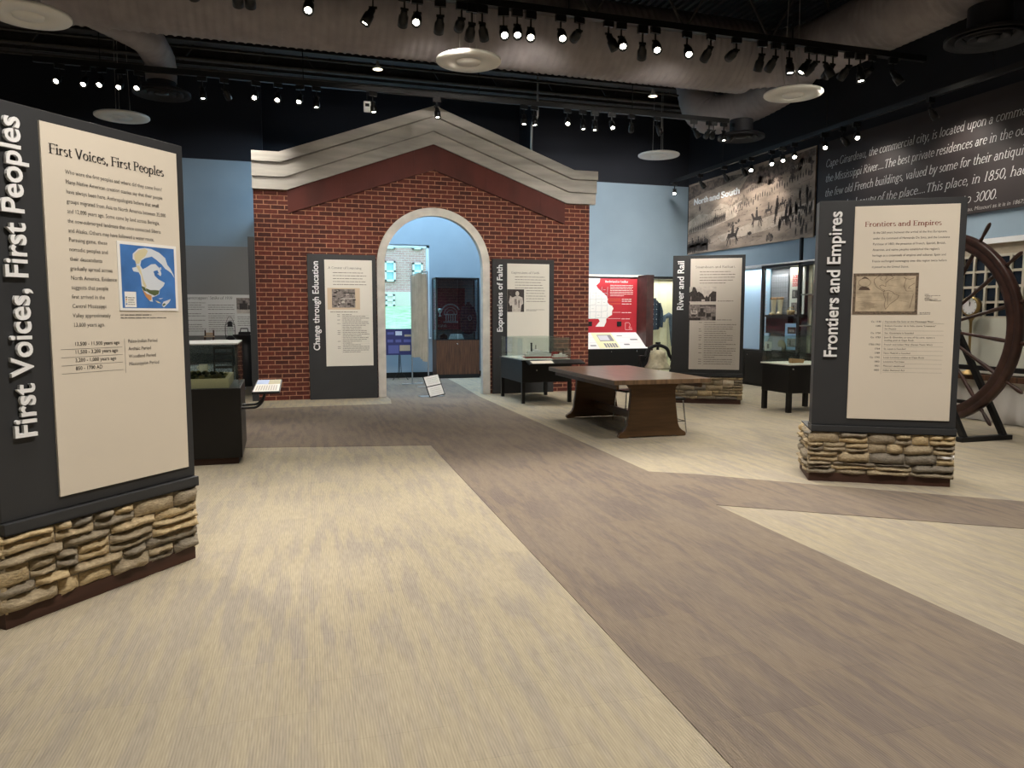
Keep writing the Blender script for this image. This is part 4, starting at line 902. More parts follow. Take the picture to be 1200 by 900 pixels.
# ------------------------------------------------------------------ long oak table and stools
tb = thing('trestle_table', 'long dark oak trestle table standing in front of the brick facade', 'table', (4.72, 9.72, 0), R(-2))
MB().box(-.68, -1.30, .725, .68, 1.30, .785).build('tabletop', oaktop, tb, bevel=.008)
MB().box(-.60, -1.20, .66, -.57, 1.20, .725).box(.57, -1.20, .66, .60, 1.20, .725).build('apron', oakdark, tb)
half = [(.47, .0), (.485, .025), (.47, .055), (.42, .085), (.385, .12), (.365, .17), (.345, .3), (.325, .45), (.315, .58), (.32, .64), (.36, .69), (.43, .725)]
outl = [(x, z) for x, z in half] + [(-x, z) for x, z in reversed(half)] + [(-.36, 0), (-.34, .014), (.34, .014), (.36, 0)]
for y in (-1.02, .98):
    m = MB(); m.prism(outl, y, y + .07); m.build('trestle', oakdark, tb, bevel=.006)
    # moulded edge strips
MB().box(-.03, -.96, .16, .03, .98, .26).build('stretcher', oakdark, tb, bevel=.005)
def stool(label, x, y, rz):
    t = thing('stool', label, 'stool', (x, y, 0), rz, 'stools under the long table')
    MB().box(-.17, -.17, .445, .17, .17, .475).build('seat', steelblk, t, bevel=.012)
    for sx in (-1, 1):
        for sy in (-1, 1): MB().tube([(sx * .14, sy * .14, .445), (sx * .18, sy * .18, 0)], .009, 8).build('leg', chrome, t)
    MB().tube([(-.165, -.165, .16), (.165, -.165, .16), (.165, .165, .16), (-.165, .165, .16)], .006, 6, closed=True).build('footrest', chrome, t)
stool('stool with dark seat seen between the two trestles of the long table', 5.08, 10.2, .1)
stool('stool standing beside the near right trestle of the long table', 5.12, 9.08, 0)

# ------------------------------------------------------------------ glazed table cases
def hood(t, x0, y0, z0, x1, y1, z1, mm=None):
    m = MB(); th = .006
    for b in ((x0, y0, z0, x1, y0 + th, z1), (x0, y1 - th, z0, x1, y1, z1), (x0, y0 + th, z0, x0 + th, y1 - th, z1), (x1 - th, y0 + th, z0, x1, y1 - th, z1), (x0, y0, z1, x1, y1, z1 + th)): m.box(*b)
    return m.build('glass_hood', mm or M['glass'], t)
ct = thing('display_case', 'black table case on four legs with river steamboat models under glass by the arch', 'display case', (4.68, 13.38, 0))
MB().box(-.48, -.66, .38, .48, .68, .76).build('cabinet', blackwood, ct, bevel=.004)
MB().box(-.50, -.68, .76, .50, .70, .785).build('top_board', blackwood, ct, bevel=.003)
MB().box(-.46, -.63, .785, .46, .66, .80).build('display_deck', creamw, ct)
MB().add([(-.42, -.92, .72), (.64, -.92, .72), (.64, -.68, .79), (-.42, -.68, .79), (-.42, -.92, .70), (.64, -.92, .70), (.64, -.68, .76), (-.42, -.68, .76)], [(0, 1, 2, 3), (7, 6, 5, 4), (0, 4, 5, 1), (1, 5, 6, 2), (2, 6, 7, 3), (3, 7, 4, 0)])
rr = MB(); rr.add([(-.42, -.92, .735), (.64, -.92, .735), (.64, -.68, .79), (-.42, -.68, .79), (-.42, -.92, .71), (.64, -.92, .71), (.64, -.68, .765), (-.42, -.68, .765)], [(0, 1, 2, 3), (7, 6, 5, 4), (0, 4, 5, 1), (1, 5, 6, 2), (2, 6, 7, 3), (3, 7, 4, 0)])
rr.build('reading_ledge', blackwood, ct)
rr = MB(); rr.add([(-.36, -.905, .7395), (.05, -.905, .7395), (.05, -.74, .7773), (-.36, -.74, .7773)], [(0, 1, 2, 3)]); rr.build('label_card', cream, ct)
for (x, y) in ((-.45, -.63), (.45, -.63), (-.45, .65), (.45, .65)): MB().box(x - .03, y - .03, 0, x + .03, y + .03, .38).build('leg', blackwood, ct)
MB().lathe([(.001, -.002), (.014, -.002), (.014, .01)], (-.2, -.665, .6), 12, M4=Matrix.Rotation(R(90), 4, 'X')).build('lock', chrome, ct)
hood(ct, -.47, -.64, .785, .47, .67, 1.18)
def steamboat(label, x, y, s, red, rz=0):
    t = thing('steamboat_model', label, 'model boat', (x, y, .80), rz, 'steamboat models in the glass case')
    L = .30 * s
    hl = [(-L, .0), (L * .7, 0), (L * 1.02, .035 * s), (-L, .03 * s)]
    MB().prism(hl, -.06 * s, .06 * s).build('hull', mat('boat_hull', (132, 48, 42), .6), t, bevel=.004)
    m = MB(); m.box(-L * .85, -.055 * s, .035 * s, L * .75, .055 * s, .075 * s, 0); m.box(-L * .7, -.05 * s, .085 * s, L * .55, .05 * s, .12 * s, 0); m.box(-L * .9, -.06 * s, .075 * s, L * .85, .06 * s, .082 * s, 0); m.box(-L * .75, -.055 * s, .12 * s, L * .62, .055 * s, .127 * s, 0); m.box(-L * .05, -.03 * s, .127 * s, L * .2, .03 * s, .165 * s, 0)
    for k in range(12): m.box(-L * .85 + k * L * .13, -.06 * s, .04 * s, -L * .85 + k * L * .13 + .004, -.056 * s, .12 * s, 1)
    m.build('decks', [white, mat('boat_trim', (120, 90, 70), .6)], t)
    for sy in (-.03, .03): MB().tube([(L * .35, sy * s, .12 * s), (L * .35, sy * s, .27 * s)], .009 * s, 8).tube([(L * .35, sy * s, .27 * s), (L * .35, sy * s, .285 * s)], .015 * s, 8).build('chimney', steelblk, t)
    if red:
        w = MB(); w.tube([(-L * 1.12, -.05 * s, .06 * s), (-L * 1.12, .05 * s, .06 * s)], .05 * s, 12)
        for k in range(10): a = 2 * PI * k / 10; w.box(-L * 1.12 + .06 * s * math.cos(a) - .006, -.05 * s, .06 * s + .06 * s * math.sin(a) - .006, -L * 1.12 + .06 * s * math.cos(a) + .006, .05 * s, .06 * s + .06 * s * math.sin(a) + .006)
        w.build('paddle_wheel', mat('paddle_red', (140, 34, 30), .6), t)
    return t
steamboat('largest steamboat model with dark chimneys near the left front of the case', 4.60, 13.05, 1.0, True, PI * .96)
steamboat('white steamboat model near the right front of the case', 5.0, 12.90, .60, False, .15)
steamboat('steamboat model at the back right of the case', 4.86, 13.62, .75, True, PI * .9)

lc = thing('display_case', 'black plinth case at left with a landscape diorama under glass', 'display case', (-.38, 8.45, 0))
MB().box(-1.1, 0, .07, 0, 1.16, .82).build('cabinet', blackwood, lc, bevel=.004)
MB().box(-1.06, .04, 0, -.04, 1.12, .07).build('plinth', plinth, lc)
hood(lc, -1.08, .02, .82, -.015, 1.14, 1.28)
MB().box(-1.08, .02, 1.286, -.015, 1.14, 1.30).build('glass_lid_edge', mat('lid_grey', (188, 190, 188), .4), lc)
for y in (0, .5): MB().tube(smooth_path([(0, .05 + y * .6, .60), (.16, .05 + y * .6, .60), (.22, .05 + y * .6, .66), (.26, .0 + y * .6, .80)], .08, .03), .014, 8).build('reader_arm', steelblk, lc)
q = [(.12, -.28, .80), (.40, -.28, .80), (.43, .18, .89), (.17, .18, .89)]
rr = MB(); rr.add(q + [(a, b, c - .025) for a, b, c in q], [(0, 1, 2, 3), (7, 6, 5, 4), (0, 4, 5, 1), (1, 5, 6, 2), (2, 6, 7, 3), (3, 7, 4, 0)]); rp = rr.build('reader_panel', steelblk, lc, bevel=.003)
def onq(u, v): 
    a = [q[0][i] + (q[1][i] - q[0][i]) * u for i in range(3)]; b = [q[3][i] + (q[2][i] - q[3][i]) * u for i in range(3)]
    p = [a[i] + (b[i] - a[i]) * v for i in range(3)]; p[2] += .0015; return p
rr = MB(); rr.add([onq(*k) for k in ((.04, .03), (.96, .03), (.96, .6), (.04, .6))], [(0, 1, 2, 3)], 0); rr.add([onq(*k) for k in ((.04, .6), (.5, .6), (.5, .97), (.04, .97))], [(0, 1, 2, 3)], 1); rr.add([onq(*k) for k in ((.5, .6), (.96, .6), (.96, .97), (.5, .97))], [(0, 1, 2, 3)], 2)
for k in range(9):
    u = .1 + k * .09; rr.add([(p[0], p[1], p[2] + .001) for p in (onq(u, .1), onq(u + .05, .1), onq(u + .05, .5), onq(u, .5))], [(0, 1, 2, 3)], 3)
rr.build('reader_print', [creamw, mat('reader_sky', (140, 160, 196), .5), mat('reader_olive', (136, 130, 84), .5), mat('reader_text', (170, 164, 156), .6)], lc, fix=False)
di = thing('landscape_diorama', 'cream tray with a green miniature landscape inside the left glass case', 'diorama', (-.92, 9.02, .82))
m = MB()
for b in ((-.50, -.50, 0, .42, -.46, .10), (-.50, .46, 0, .42, .5, .10), (-.50, -.46, 0, -.46, .46, .10), (.38, -.46, 0, .42, .46, .10), (-.46, -.46, 0, .38, .46, .03)): m.box(*b)
m.build('tray', mat('tray_cream', (196, 186, 150), .6), di)
m = MB(); N = 26; r_ = random.Random(5); vs = []
for i in range(N + 1):
    for j in range(N + 1):
        vs.append((-.46 + .84 * i / N, -.46 + .92 * j / N, .075 + .02 * math.sin(i * .7) * math.cos(j * .5) + r_.uniform(0, .02)))
m.add(vs, [(i * (N + 1) + j, (i + 1) * (N + 1) + j, (i + 1) * (N + 1) + j + 1, i * (N + 1) + j + 1) for i in range(N) for j in range(N)], 0, True)
m.build('terrain', mat('terrain_green', (104, 100, 60), .95, noise=.5, nscale=9), di)
m = MB()
for k in range(34): m.blob((r_.uniform(-.42, .34), r_.uniform(-.42, .42), .11), (.028, .028, .022), k % 2, 7, jit=.15)
m.build('miniature_trees', [mat('mini_tree', (70, 76, 40), .95), mat('mini_dry', (150, 138, 90), .95)], di)['kind'] = 'stuff'

rc = thing('display_case', 'black table case with a glass hood partly hidden behind the Frontiers and Empires sign', 'display case', (8.4, 10.55, 0))
MB().box(-.46, -.36, .32, .46, .36, .78).build('cabinet', blackwood, rc, bevel=.004)
MB().box(-.48, -.38, .78, .48, .38, .80).build('top_board', creamw, rc)
for (x, y) in ((-.42, -.32), (.42, -.32), (-.42, .32), (.42, .32)): MB().box(x - .035, y - .035, 0, x + .035, y + .035, .32).build('leg', blackwood, rc)
MB().lathe([(.001, -.002), (.014, -.002), (.014, .01)], (-.40, -.365, .72), 12, M4=Matrix.Rotation(R(90), 4, 'X')).build('lock', chrome, rc)
hood(rc, -.46, -.36, .80, .46, .36, 1.24)
mo = thing('wooden_model', 'small tan wooden block model under the right glass hood', 'model', (8.28, 10.45, .80))
MB().prism([(-.12, 0), (.1, 0), (.12, .06), (-.12, .08)], -.05, .05).build('base', mat('model_tan', (190, 150, 110), .6), mo, bevel=.004)
MB().box(-.05, -.03, .07, .03, .03, .13).tube([(.0, 0, .12), (.05, 0, .19)], .012, 8).build('figure', iron, mo)

# ------------------------------------------------------------------ kitchen exhibit behind the left case
pn = thing('text_panel', "wide white wall panel titled Sharecroppers' Strike of 1939 on the grey wall", 'wall panel', (-2.9, 17.98, 0))
MB().box(0, -.02, 1.14, 2.42, 0, 2.05).build('board', mat('panel_white', (214, 214, 212), .7), pn)
m = MB(); serif(m, "Sharecroppers' Strike of 1939", .98, 1.945, .062, -.0215, width=1.0, slant=.2); m.build('heading', ink, pn, fix=False)
m = MB(); r_ = random.Random(2)
for c, (x0, x1, n) in enumerate(((.08, .5, 14), (.55, .98, 14), (1.02, 1.42, 14), (1.47, 2.02, 14), (2.08, 2.38, 5))):
    for k in range(n):
        if r_.random() < .86: wordbars(m, x0, x1, (1.86 if c < 4 else 1.55) - k * .048, .016, -.0215, 0, k + c * 20, r_.choice((1, 1, .95, .8)))
m.build('body_text', inksoft, pn, fix=False)
m = MB(); m.box(2.07, -.024, 1.63, 2.40, -.02, 1.98, 1); m.rect(2.07, 1.63, 2.40, 1.72, -.0245, 2); m.rect(2.13, 1.71, 2.3, 1.86, -.0245, 0); m.rect(2.2, 1.85, 2.26, 1.92, -.0245, 0); m.rect(2.31, 1.72, 2.38, 1.82, -.0245, 0)
m.build('photo_print', photo, pn, fix=False)
kt = thing('kitchen_table', 'low grey plank table carrying the lantern in front of the white wall panel', 'table', (-1.25, 16.5, 0))
MB().box(-.75, -.35, 1.03, .52, .35, 1.07).build('tabletop', mat('grey_plank', (98, 92, 86), .8, noise=.3, nscale=30), kt)
for (x, y) in ((-.7, -.3), (.47, -.3), (-.7, .3), (.47, .3)): MB().box(x - .03, y - .03, 0, x + .03, y + .03, 1.03).build('leg', mat('grey_plank', (98, 92, 86)), kt)
tc = thing('toy_chair', 'small brown wooden toy chair standing on the plank table', 'chair', (-1.30, 16.38, 1.07))
for sx in (-.08, .08): MB().box(sx - .014, .06, 0, sx + .014, .085, .22).build('back_post', brown, tc); MB().box(sx - .012, -.085, 0, sx + .012, -.06, .09).build('leg', brown, tc)
MB().box(-.095, -.09, .08, .095, .09, .10).build('seat', mat('woven_seat', (186, 164, 140), .8), tc); MB().box(-.07, .065, .11, .07, .08, .17).build('backrest', mat('woven_seat', (186, 164, 140)), tc)
ln = thing('oil_lantern', 'dark iron oil lantern with a wire handle on the plank table', 'lantern', (-.90, 16.45, 1.07))
MB().lathe([(.001, 0), (.085, 0), (.09, .05), (.05, .09), (.04, .1)], n=20).build('fuel_tank', iron, ln)
MB().lathe([(.045, .10), (.065, .17), (.06, .24), (.04, .29)], n=18).build('glass_globe', M['glass'], ln)
MB().lathe([(.055, .29), (.045, .34), (.05, .36), (.03, .40), (.001, .40)], n=18).build('cap', iron, ln)
m = MB()
for sx in (-1, 1): m.tube([(sx * .08, 0, .05), (sx * .095, 0, .15), (sx * .09, 0, .32), (sx * .045, 0, .36)], .008, 6)
m.build('side_frame', iron, ln)
MB().tube([(-.09 + .18 * k / 10, .0, .33 + .17 * math.sin(PI * k / 10)) for k in range(11)], .004, 6).build('wire_handle', iron, ln)
pt = tag(MB().lathe([(.001, .004), (.10, .006), (.17, .024), (.165, .028), (.1, .012), (.001, .01)], n=28).build('tin_plate', mat('tin_plate', (176, 174, 170), .35, .4), loc=(-1.1, 16.25, 1.07)), 'shallow tin plate lying between toy chair and lantern', 'plate')
sv = thing('iron_stove', 'black iron stove with a kettle top beside the plank table', 'stove', (-.58, 15.85, 0))
m = MB(); m.lathe([(.16, .18), (.2, .3), (.19, .8), (.13, .98), (.12, 1.06), (.24, 1.18), (.25, 1.21), (.001, 1.21)], n=24); m.build('body', iron, sv)
for k in range(3): a = 2 * PI * k / 3; MB().tube([(.14 * math.cos(a), .14 * math.sin(a), .22), (.2 * math.cos(a), .2 * math.sin(a), 0)], .02, 8).build('leg', iron, sv)
ke = thing('flat_iron', 'dark flat iron with a handle sitting on the iron stove', 'flat iron', (-.60, 15.85, 1.21))
MB().prism([(-.12, 0), (.10, 0), (.13, .03), (.10, .055), (-.11, .055)], -.05, .05).build('sole', iron, ke, bevel=.008); MB().tube([(-.08, 0, .05), (-.07, 0, .12), (.06, 0, .12), (.07, 0, .05)], .012, 8).build('handle', iron, ke)
la = thing('ladder_back_chair', 'dark ladder-back chair behind the glass diorama case', 'chair', (-1.0, 15.5, 0))
for sx in (-.17, .17):
    MB().tube([(sx, .18, 0), (sx, .18, .45), (sx, .22, .98)], .018, 8).build('back_post', steelblk, la); MB().tube([(sx, -.18, 0), (sx, -.18, .46)], .018, 8).build('leg', steelblk, la)
m = MB()
for z in (.55, .68, .81, .93): m.box(-.17, .185 + (z - .45) * .08, z, .17, .2 + (z - .45) * .08, z + .05)
m.build('slats', steelblk, la); MB().box(-.19, -.2, .43, .19, .2, .46).build('seat', mat('rush_seat', (120, 112, 100), .9), la)
cr = thing('stoneware_crock', 'pale stoneware crock on a box behind the glass diorama case', 'crock', (-1.40, 16.0, .42))
MB().lathe([(.001, 0), (.085, 0), (.09, .03), (.09, .17), (.08, .2), (.07, .2), (.07, .03), (.001, .03)], n=24).build('body', mat('crock_glaze', (206, 200, 180), .4), cr)
for sx in (-1, 1): MB().tube([(sx * .085, 0, .16), (sx * .115, 0, .15), (sx * .115, 0, .12), (sx * .088, 0, .11)], .01, 8).build('handle', mat('crock_glaze', (206, 200, 180)), cr)
cx = tag(MB().box(-.25, -.2, 0, .25, .2, .42).build('wooden_box', mat('box_grey', (80, 78, 78), .8, noise=.2), bevel=.01, loc=(-1.45, 16.0, 0)), 'grey wooden box carrying the pale stoneware crock', 'box')
tag(MB().box(-.7, -.02, 0, .7, .02, 1.0).build('reflection_screen', mat('speckled_reflection', (150, 158, 166), .9, noise=.5, nscale=60), loc=(-1.35, 16.92, 0)), 'speckled grey screen painted as the glass reflection behind the plank table', 'screen')  # added panel, its speckle paints the reflection in the case glass

# ------------------------------------------------------------------ side room seen through the arch
cs = thing('curtain_stand', 'slim metal stand with a long grey-beige curtain seen through the arch', 'curtain stand', (3.09, 16.72, 0)); cs.rotation_euler = (0, 0, R(-73.6))
A_, B_ = -.40, .40
MB().tube([(A_, 0, 2.50), (B_, 0, 2.55)], .014, 8).build('rail', mat('stand_silver', (170, 172, 174), .35, .6), cs)
for x, zt in ((A_, 2.50), (B_, 2.55)):
    MB().tube([(x, 0, zt), (x, 0, .02)], .016, 8).build('pole', mat('stand_silver', (170, 172, 174)), cs)
    MB().tube([(x, -.26, .012), (x, .26, .012)], .012, 8).build('foot', mat('stand_silver', (170, 172, 174)), cs)
m = MB(); nx, nz = 60, 24; vs = []
for i in range(nx + 1):
    for j in range(nz + 1):
        u, v = i / nx, j / nz; am_ = .03 + .03 * (1 - v)
        vs.append((A_ + .02 + (B_ - A_ - .04) * u, am_ * math.sin(u * 44 + .5 * math.sin(v * 4)), .58 + .1 * (1 - u) - .03 * math.sin(u * 9) + (1.93 - .1 * (1 - u)) * v + .0))
m.add(vs, [(i * (nz + 1) + j, (i + 1) * (nz + 1) + j, (i + 1) * (nz + 1) + j + 1, i * (nz + 1) + j + 1) for i in range(nx) for j in range(nz)], 0, True)
m.build('curtain', mat('curtain_cloth', (176, 168, 152), .9, noise=.08, nscale=3), cs, fix=False)
po = thing('poster_stand', 'dark blue poster on a thin wire stand beneath the window', 'poster stand', (2.88, 18.3, 0))
m = MB(); m.box(-.34, -.012, .62, .34, .012, 1.26, 0)
for (a, b, c, d, k) in ((-.10, 1.10, .06, 1.2, 1), (.12, 1.07, .30, 1.12, 2), (-.28, .66, -.02, .86, 3), (.0, .72, .26, .86, 2), (-.3, .93, -.16, 1.0, 3), (-.1, .93, .04, 1.0, 3), (.1, .93, .28, 1.0, 3), (-.3, 1.12, -.14, 1.18, 3)): m.rect(a, b, c, d, -.0125, k)
m.build('poster', [mat('poster_navy', (44, 46, 92), .5), mat('poster_pale', (190, 196, 206), .6), mat('poster_tan', (166, 152, 128), .6), mat('poster_blue', (84, 88, 140), .6)], po)
for a in (90, 210, 330): MB().tube([(0, .02, .95), (.04 * math.cos(R(a)), .03 + .04 * math.sin(R(a)), .2), (.22 * math.cos(R(a)), .03 + .22 * math.sin(R(a)), .01)], .008, 6).build('leg', steelblk, po)
fs = thing('floor_sign', 'low leaning floor sign with two white cards under the arch', 'floor sign', (2.98, 14.30, 0), R(12))
tl = Matrix.Translation((0, 0, .02)) @ Matrix.Rotation(R(-24), 4, 'X') @ Matrix.Rotation(R(-9), 4, 'Y')
def tilt(m):
    m.v = [tuple(tl @ Vector(p)) for p in m.v]; return m
m = MB(); m.box(-.17, 0, 0, .17, .015, .44); tilt(m).build('board', steelblk, fs)
for (a, b) in ((.015, .21), (.23, .425)):
    m = MB(); m.rect(-.155, a, .155, b, -.002); tilt(m).build('card', white, fs, fix=False)
    m = MB(); [wordbars(m, -.11, .12, b - .05 - .035 * k, .012, -.004, 0, k) for k in range(4)]; tilt(m).build('card_text', mat('card_grey', (190, 186, 182), .7), fs, fix=False)
MB().box(-.30, .02, 0, .16, .26, .012).build('foot_plate', mat('stand_silver', (170, 172, 174)), fs); MB().bar((0, .2, .01), (0, .12, .25), .02).build('strut', steelblk, fs)

def knob(m, x, y, z, r=.014):
    m.lathe([(.001, -.02), (r, -.02), (r * .8, -.004), (r * .5, .004)], (x, y, z), 12, M4=Matrix.Rotation(R(-90), 4, 'X')); return m
uc = thing('display_cabinet', 'walnut display cabinet with a glazed top and maroon exhibits through the arch', 'display cabinet', (4.38, 18.42, 0))
MB().box(-.56, 0, 0, .56, .5, .10).build('plinth', steelblk, uc)
for s, e in ((-.55, -.003), (.003, .55)):
    d = MB().box(s, 0, .10, e, .02, .96).build('door', walnut, uc)
    if s < 0: knob(MB(), -.02, -.0, .87).build('knob', chrome, d)
MB().box(-.56, .02, .10, .56, .5, .96).build('cabinet', walnut, uc)
m = MB()
for b in ((-.56, 0, .96, -.52, .05, 2.53), (.52, 0, .96, .56, .05, 2.53), (-.56, 0, 2.49, .56, .5, 2.53), (-.56, .45, .96, -.54, .5, 2.5), (.54, .45, .96, .56, .5, 2.5), (-.56, 0, .96, .56, .05, .985)): m.box(*b)
m.build('frame', steelblk, uc); MB().box(-.54, .48, .98, .54, .5, 2.5).build('back_panel', mat('case_back', (108, 118, 124), .8), uc)
MB().box(-.52, .02, .985, -.004, .026, 2.49).box(.004, .02, .985, .52, .026, 2.49).build('glass_front', M['glass_dark'], uc); MB().box(-.555, .05, .985, -.55, .45, 2.49).build('glass_side', M['glass'], uc)
bn = thing('maroon_banner', 'maroon felt banner with a grey domed emblem inside the walnut cabinet', 'banner', (4.27, 18.85, 0))
MB().box(-.42, 0, 1.22, .40, .02, 2.28).build('cloth', maroon, bn)
m = MB(); eg = mat('emblem_grey', (150, 140, 142), .8)
ringp = lambda r, a0, a1, n=16: [(.02 + r * math.cos(R(a0 + (a1 - a0) * i / n)), 1.62 + r * math.sin(R(a0 + (a1 - a0) * i / n))) for i in range(n + 1)]
m.line(ringp(.25, 25, 155), .035, -.002); m.line(ringp(.17, 0, 180), .012, -.002)
for k in range(-2, 3): m.rect(.02 + k * .06 - .012, 1.44, .02 + k * .06 + .012, 1.60, -.002)
m.rect(-.15, 1.60, .19, 1.625, -.002); m.rect(-.17, 1.40, .21, 1.435, -.002); m.line(ringp(.10, 0, 180, 8), .012, -.0025)
for k in range(3): m.line([(-.34 + k * .09, 1.36), (-.32 + k * .09, 1.28), (-.29 + k * .09, 1.36), (-.27 + k * .09, 1.28)], .012, -.002)
m.build('emblem', eg, bn, fix=False)
def jacket(name, label, mtl, loc, h, w, d=.16, buttons=None):
    t = thing(name, label, 'jacket', loc); m = MB(); n = 20; prof = [(0, .46, 1.0), (.1, .48, .95), (.35, .42, .8), (.62, .44, .85), (.82, .46, .9), (.93, .36, .75), (1.0, .15, .5)]
    vs = []
    for (f, a, b) in prof:
        for k in range(n):
            th = 2 * PI * k / n; fold = 1 + .04 * math.sin(th * 5 + f * 3); vs.append((a * w * math.cos(th) * fold, b * d * .5 * math.sin(th) * fold, f * h))
    fs_ = [(i * n + k, i * n + (k + 1) % n, (i + 1) * n + (k + 1) % n, (i + 1) * n + k) for i in range(len(prof) - 1) for k in range(n)] + [tuple(range(n))[::-1], tuple(range((len(prof) - 1) * n, len(prof) * n))]
    m.add(vs, fs_, 0, True); m.build('body', mtl, t, sub=1)
    for s in (-1, 1): MB().tube([(s * w * .40, 0, h * .88), (s * w * .55, -.01, h * .62), (s * w * .57, -.03, h * .36), (s * w * .52, -.05, h * .1)], .05, 10, radii=[.05, .06, .055, .045]).build('sleeve', mtl, t)
    MB().lathe([(w * .15, h * .97), (w * .17, h * 1.02), (w * .16, h * 1.04), (w * .13, h * 1.0)], n=16).build('collar', mtl, t)
    if buttons:
        m = MB()
        for k in range(5): m.blob((.03, -d * .44, h * (.2 + k * .16)), .012, 0, 8); m.blob((-.06, -d * .43, h * (.2 + k * .16)), .012, 0, 8)
        m.build('buttons', buttons, t)
    return t
jk = jacket('maroon_jacket', 'dark maroon jacket with a round badge hanging inside the walnut cabinet', mat('jacket_plum', (66, 30, 42), .9, noise=.2, nscale=12), (4.72, 18.70, 1.10), .80, .28)
m = MB(); m.line([(.045 * math.cos(2 * PI * k / 12) + .02, .42 + .06 * math.sin(2 * PI * k / 12)) for k in range(13)], .012, -.092); m.build('badge', eg, jk, fix=False)
ca = tag(MB().prism([(-.2, 0), (.2, 0), (.16, .14), (-.14, .14)], 0, .012).build('label_card', creamw, loc=(4.38, 18.62, .985), rot=(R(-20), 0, 0)), 'white label card leaning at the bottom of the walnut cabinet', 'card')
cp = thing('trophy_cup', 'small pale trophy cup in front of the maroon banner', 'cup', (3.98, 18.70, 1.56))
MB().lathe([(.001, 0), (.04, 0), (.035, .015), (.012, .03), (.012, .07), (.045, .11), (.06, .2), (.055, .2), (.04, .12), (.001, .08)], n=20).build('bowl', mat('cup_silver', (200, 200, 196), .3, .5), cp)
tag(MB().box(-.12, -.10, 0, .12, .10, .012).box(-.1, .09, -.05, .1, .1, .0).build('wall_shelf', maroon, loc=(3.98, 18.745, 1.548)), 'small maroon shelf carrying the trophy cup in the walnut cabinet', 'shelf')
tag(MB().box(-.09, -.06, 0, .09, .06, .09).prism([(-.09, .09), (.09, .09), (.0, .15)], -.06, .06).build('dark_relic_box', iron, loc=(4.05, 18.66, .985)), 'dark gabled box at the lower left of the walnut cabinet', 'box')

# ------------------------------------------------------------------ red map alcove on the back wall
al = thing('map_alcove', 'red map board alcove above a slanted reading desk right of the brick facade', 'wall display', (6.33, 17.5, 0))
MB().box(0, -.55, .0, 2.62, .45, .76).build('base_cabinet', blackwood, al, bevel=.004)
m = MB()
for x in (.78, 1.6, 2.3): knob(m, x, -.55, .69)
m.build('knob', chrome, al)
MB().box(0, .03, 1.14, 2.66, .06, 2.52).build('red_board', redboard, al)
MB().box(2.58, -.50, .70, 2.78, .45, 2.60).build('side_wall', mat('alcove_brown', (62, 40, 36), .5, noise=.2, nscale=5), al)
MB().box(-.02, -.02, 2.56, 2.80, .48, 2.62).build('light_ledge', white, al)
ds = MB(); ds.add([(0, -.54, .765), (2.62, -.54, .765), (2.56, .03, 1.15), (0, .03, 1.15), (0, -.54, .745), (2.62, -.54, .745), (2.56, .03, 1.10), (0, .03, 1.10)], [(0, 1, 2, 3), (7, 6, 5, 4), (0, 4, 5, 1), (1, 5, 6, 2), (2, 6, 7, 3), (3, 7, 4, 0)])
ds.build('reading_desk', white, al)
def ond(u, v, k=.002): return (2.6 * u - .04 * v * u, -.54 + .57 * v, .765 + .385 * v + k)
m = MB()
def dq(u0, v0, u1, v1, mi, k=.002): m.add([ond(u0, v0, k), ond(u1, v0, k), ond(u1, v1, k), ond(u0, v1, k)], [(0, 1, 2, 3)], mi)
dq(.50, .02, .72, .98, 0); dq(.55, .45, .70, .85, 1, .003); dq(.555, .5, .66, .8, 2, .004)
for k in range(5): dq(.57 + k * .028, .06, .59 + k * .028, .32, 1, .003)
for (a, b, c, d) in ((.36, .8, .46, .84), (.42, .15, .48, .22), (.76, .75, .82, .8), (.88, .5, .96, .58), (.78, .2, .84, .28)): dq(a, b, c, d, 1, .003)
for v in (.35, .66): dq(.35, v, .5, v + .02, 2, .003); dq(.74, v, .97, v + .02, 2, .003)
m.build('desk_print', [mat('desk_yellow', (232, 226, 186), .6), mat('desk_grey', (130, 132, 138), .6), mat('desk_pale', (198, 202, 210), .6)], al, fix=False)
ox = 6.32; y_ = .029
MO = [(1.0, 2.52), (1.54, 2.52), (1.52, 2.42), (1.43, 2.34), (1.48, 2.27), (1.60, 2.18), (1.72, 2.08), (1.76, 2.0), (1.74, 1.93), (1.80, 1.86), (1.88, 1.83), (1.92, 1.76), (1.88, 1.70), (1.88, 1.60), (1.80, 1.56), (1.72, 1.50), (1.72, 1.42), (1.66, 1.30), (1.42, 1.30), (1.54, 1.44), (1.50, 1.50), (.30, 1.50), (.30, 2.52)]
m = MB(); m.poly(MO[::-1], y_ - .001, 0)
r_ = random.Random(12)
for i in range(6):
    for j in range(6):
        a, b = .95 + i * .16, 1.52 + j * .16
        if b > 2.2 and a > 1.4: continue
        if a > 1.72: continue
        m.line([(a, b), (a + .15, b + r_.uniform(-.02, .02)), (a + .16, b + .15)], .008, y_ - .002, 1)
        if r_.random() < .6: m.rect(a + .04, b + .07, a + .1, b + .08, y_ - .002, 1)
m.build('state_map', [white, mat('county_line', (170, 178, 186), .6)], al, fix=False)
m = MB(); serif(m, 'Borderland in Conflict', 1.68, 2.42, .05, y_ - .001, width=.64, w=.12, thin=.05)
for k in range(7): wordbars(m, 1.82, 2.46, 2.345 - k * .044, .018, y_ - .001, 0, k, .6 if k == 6 else 1)
for (a, z) in ((1.76, 2.0), (1.76, 1.95), (1.78, 1.88), (1.90, 1.66), (1.76, 1.50)): m.rect(a, z, 2.12, z + .008, y_ - .001, 1 if z > 1.8 else 0); wordbars(m, 2.15, 2.42, z - .01, .024, y_ - .001, 0, int(z * 50))
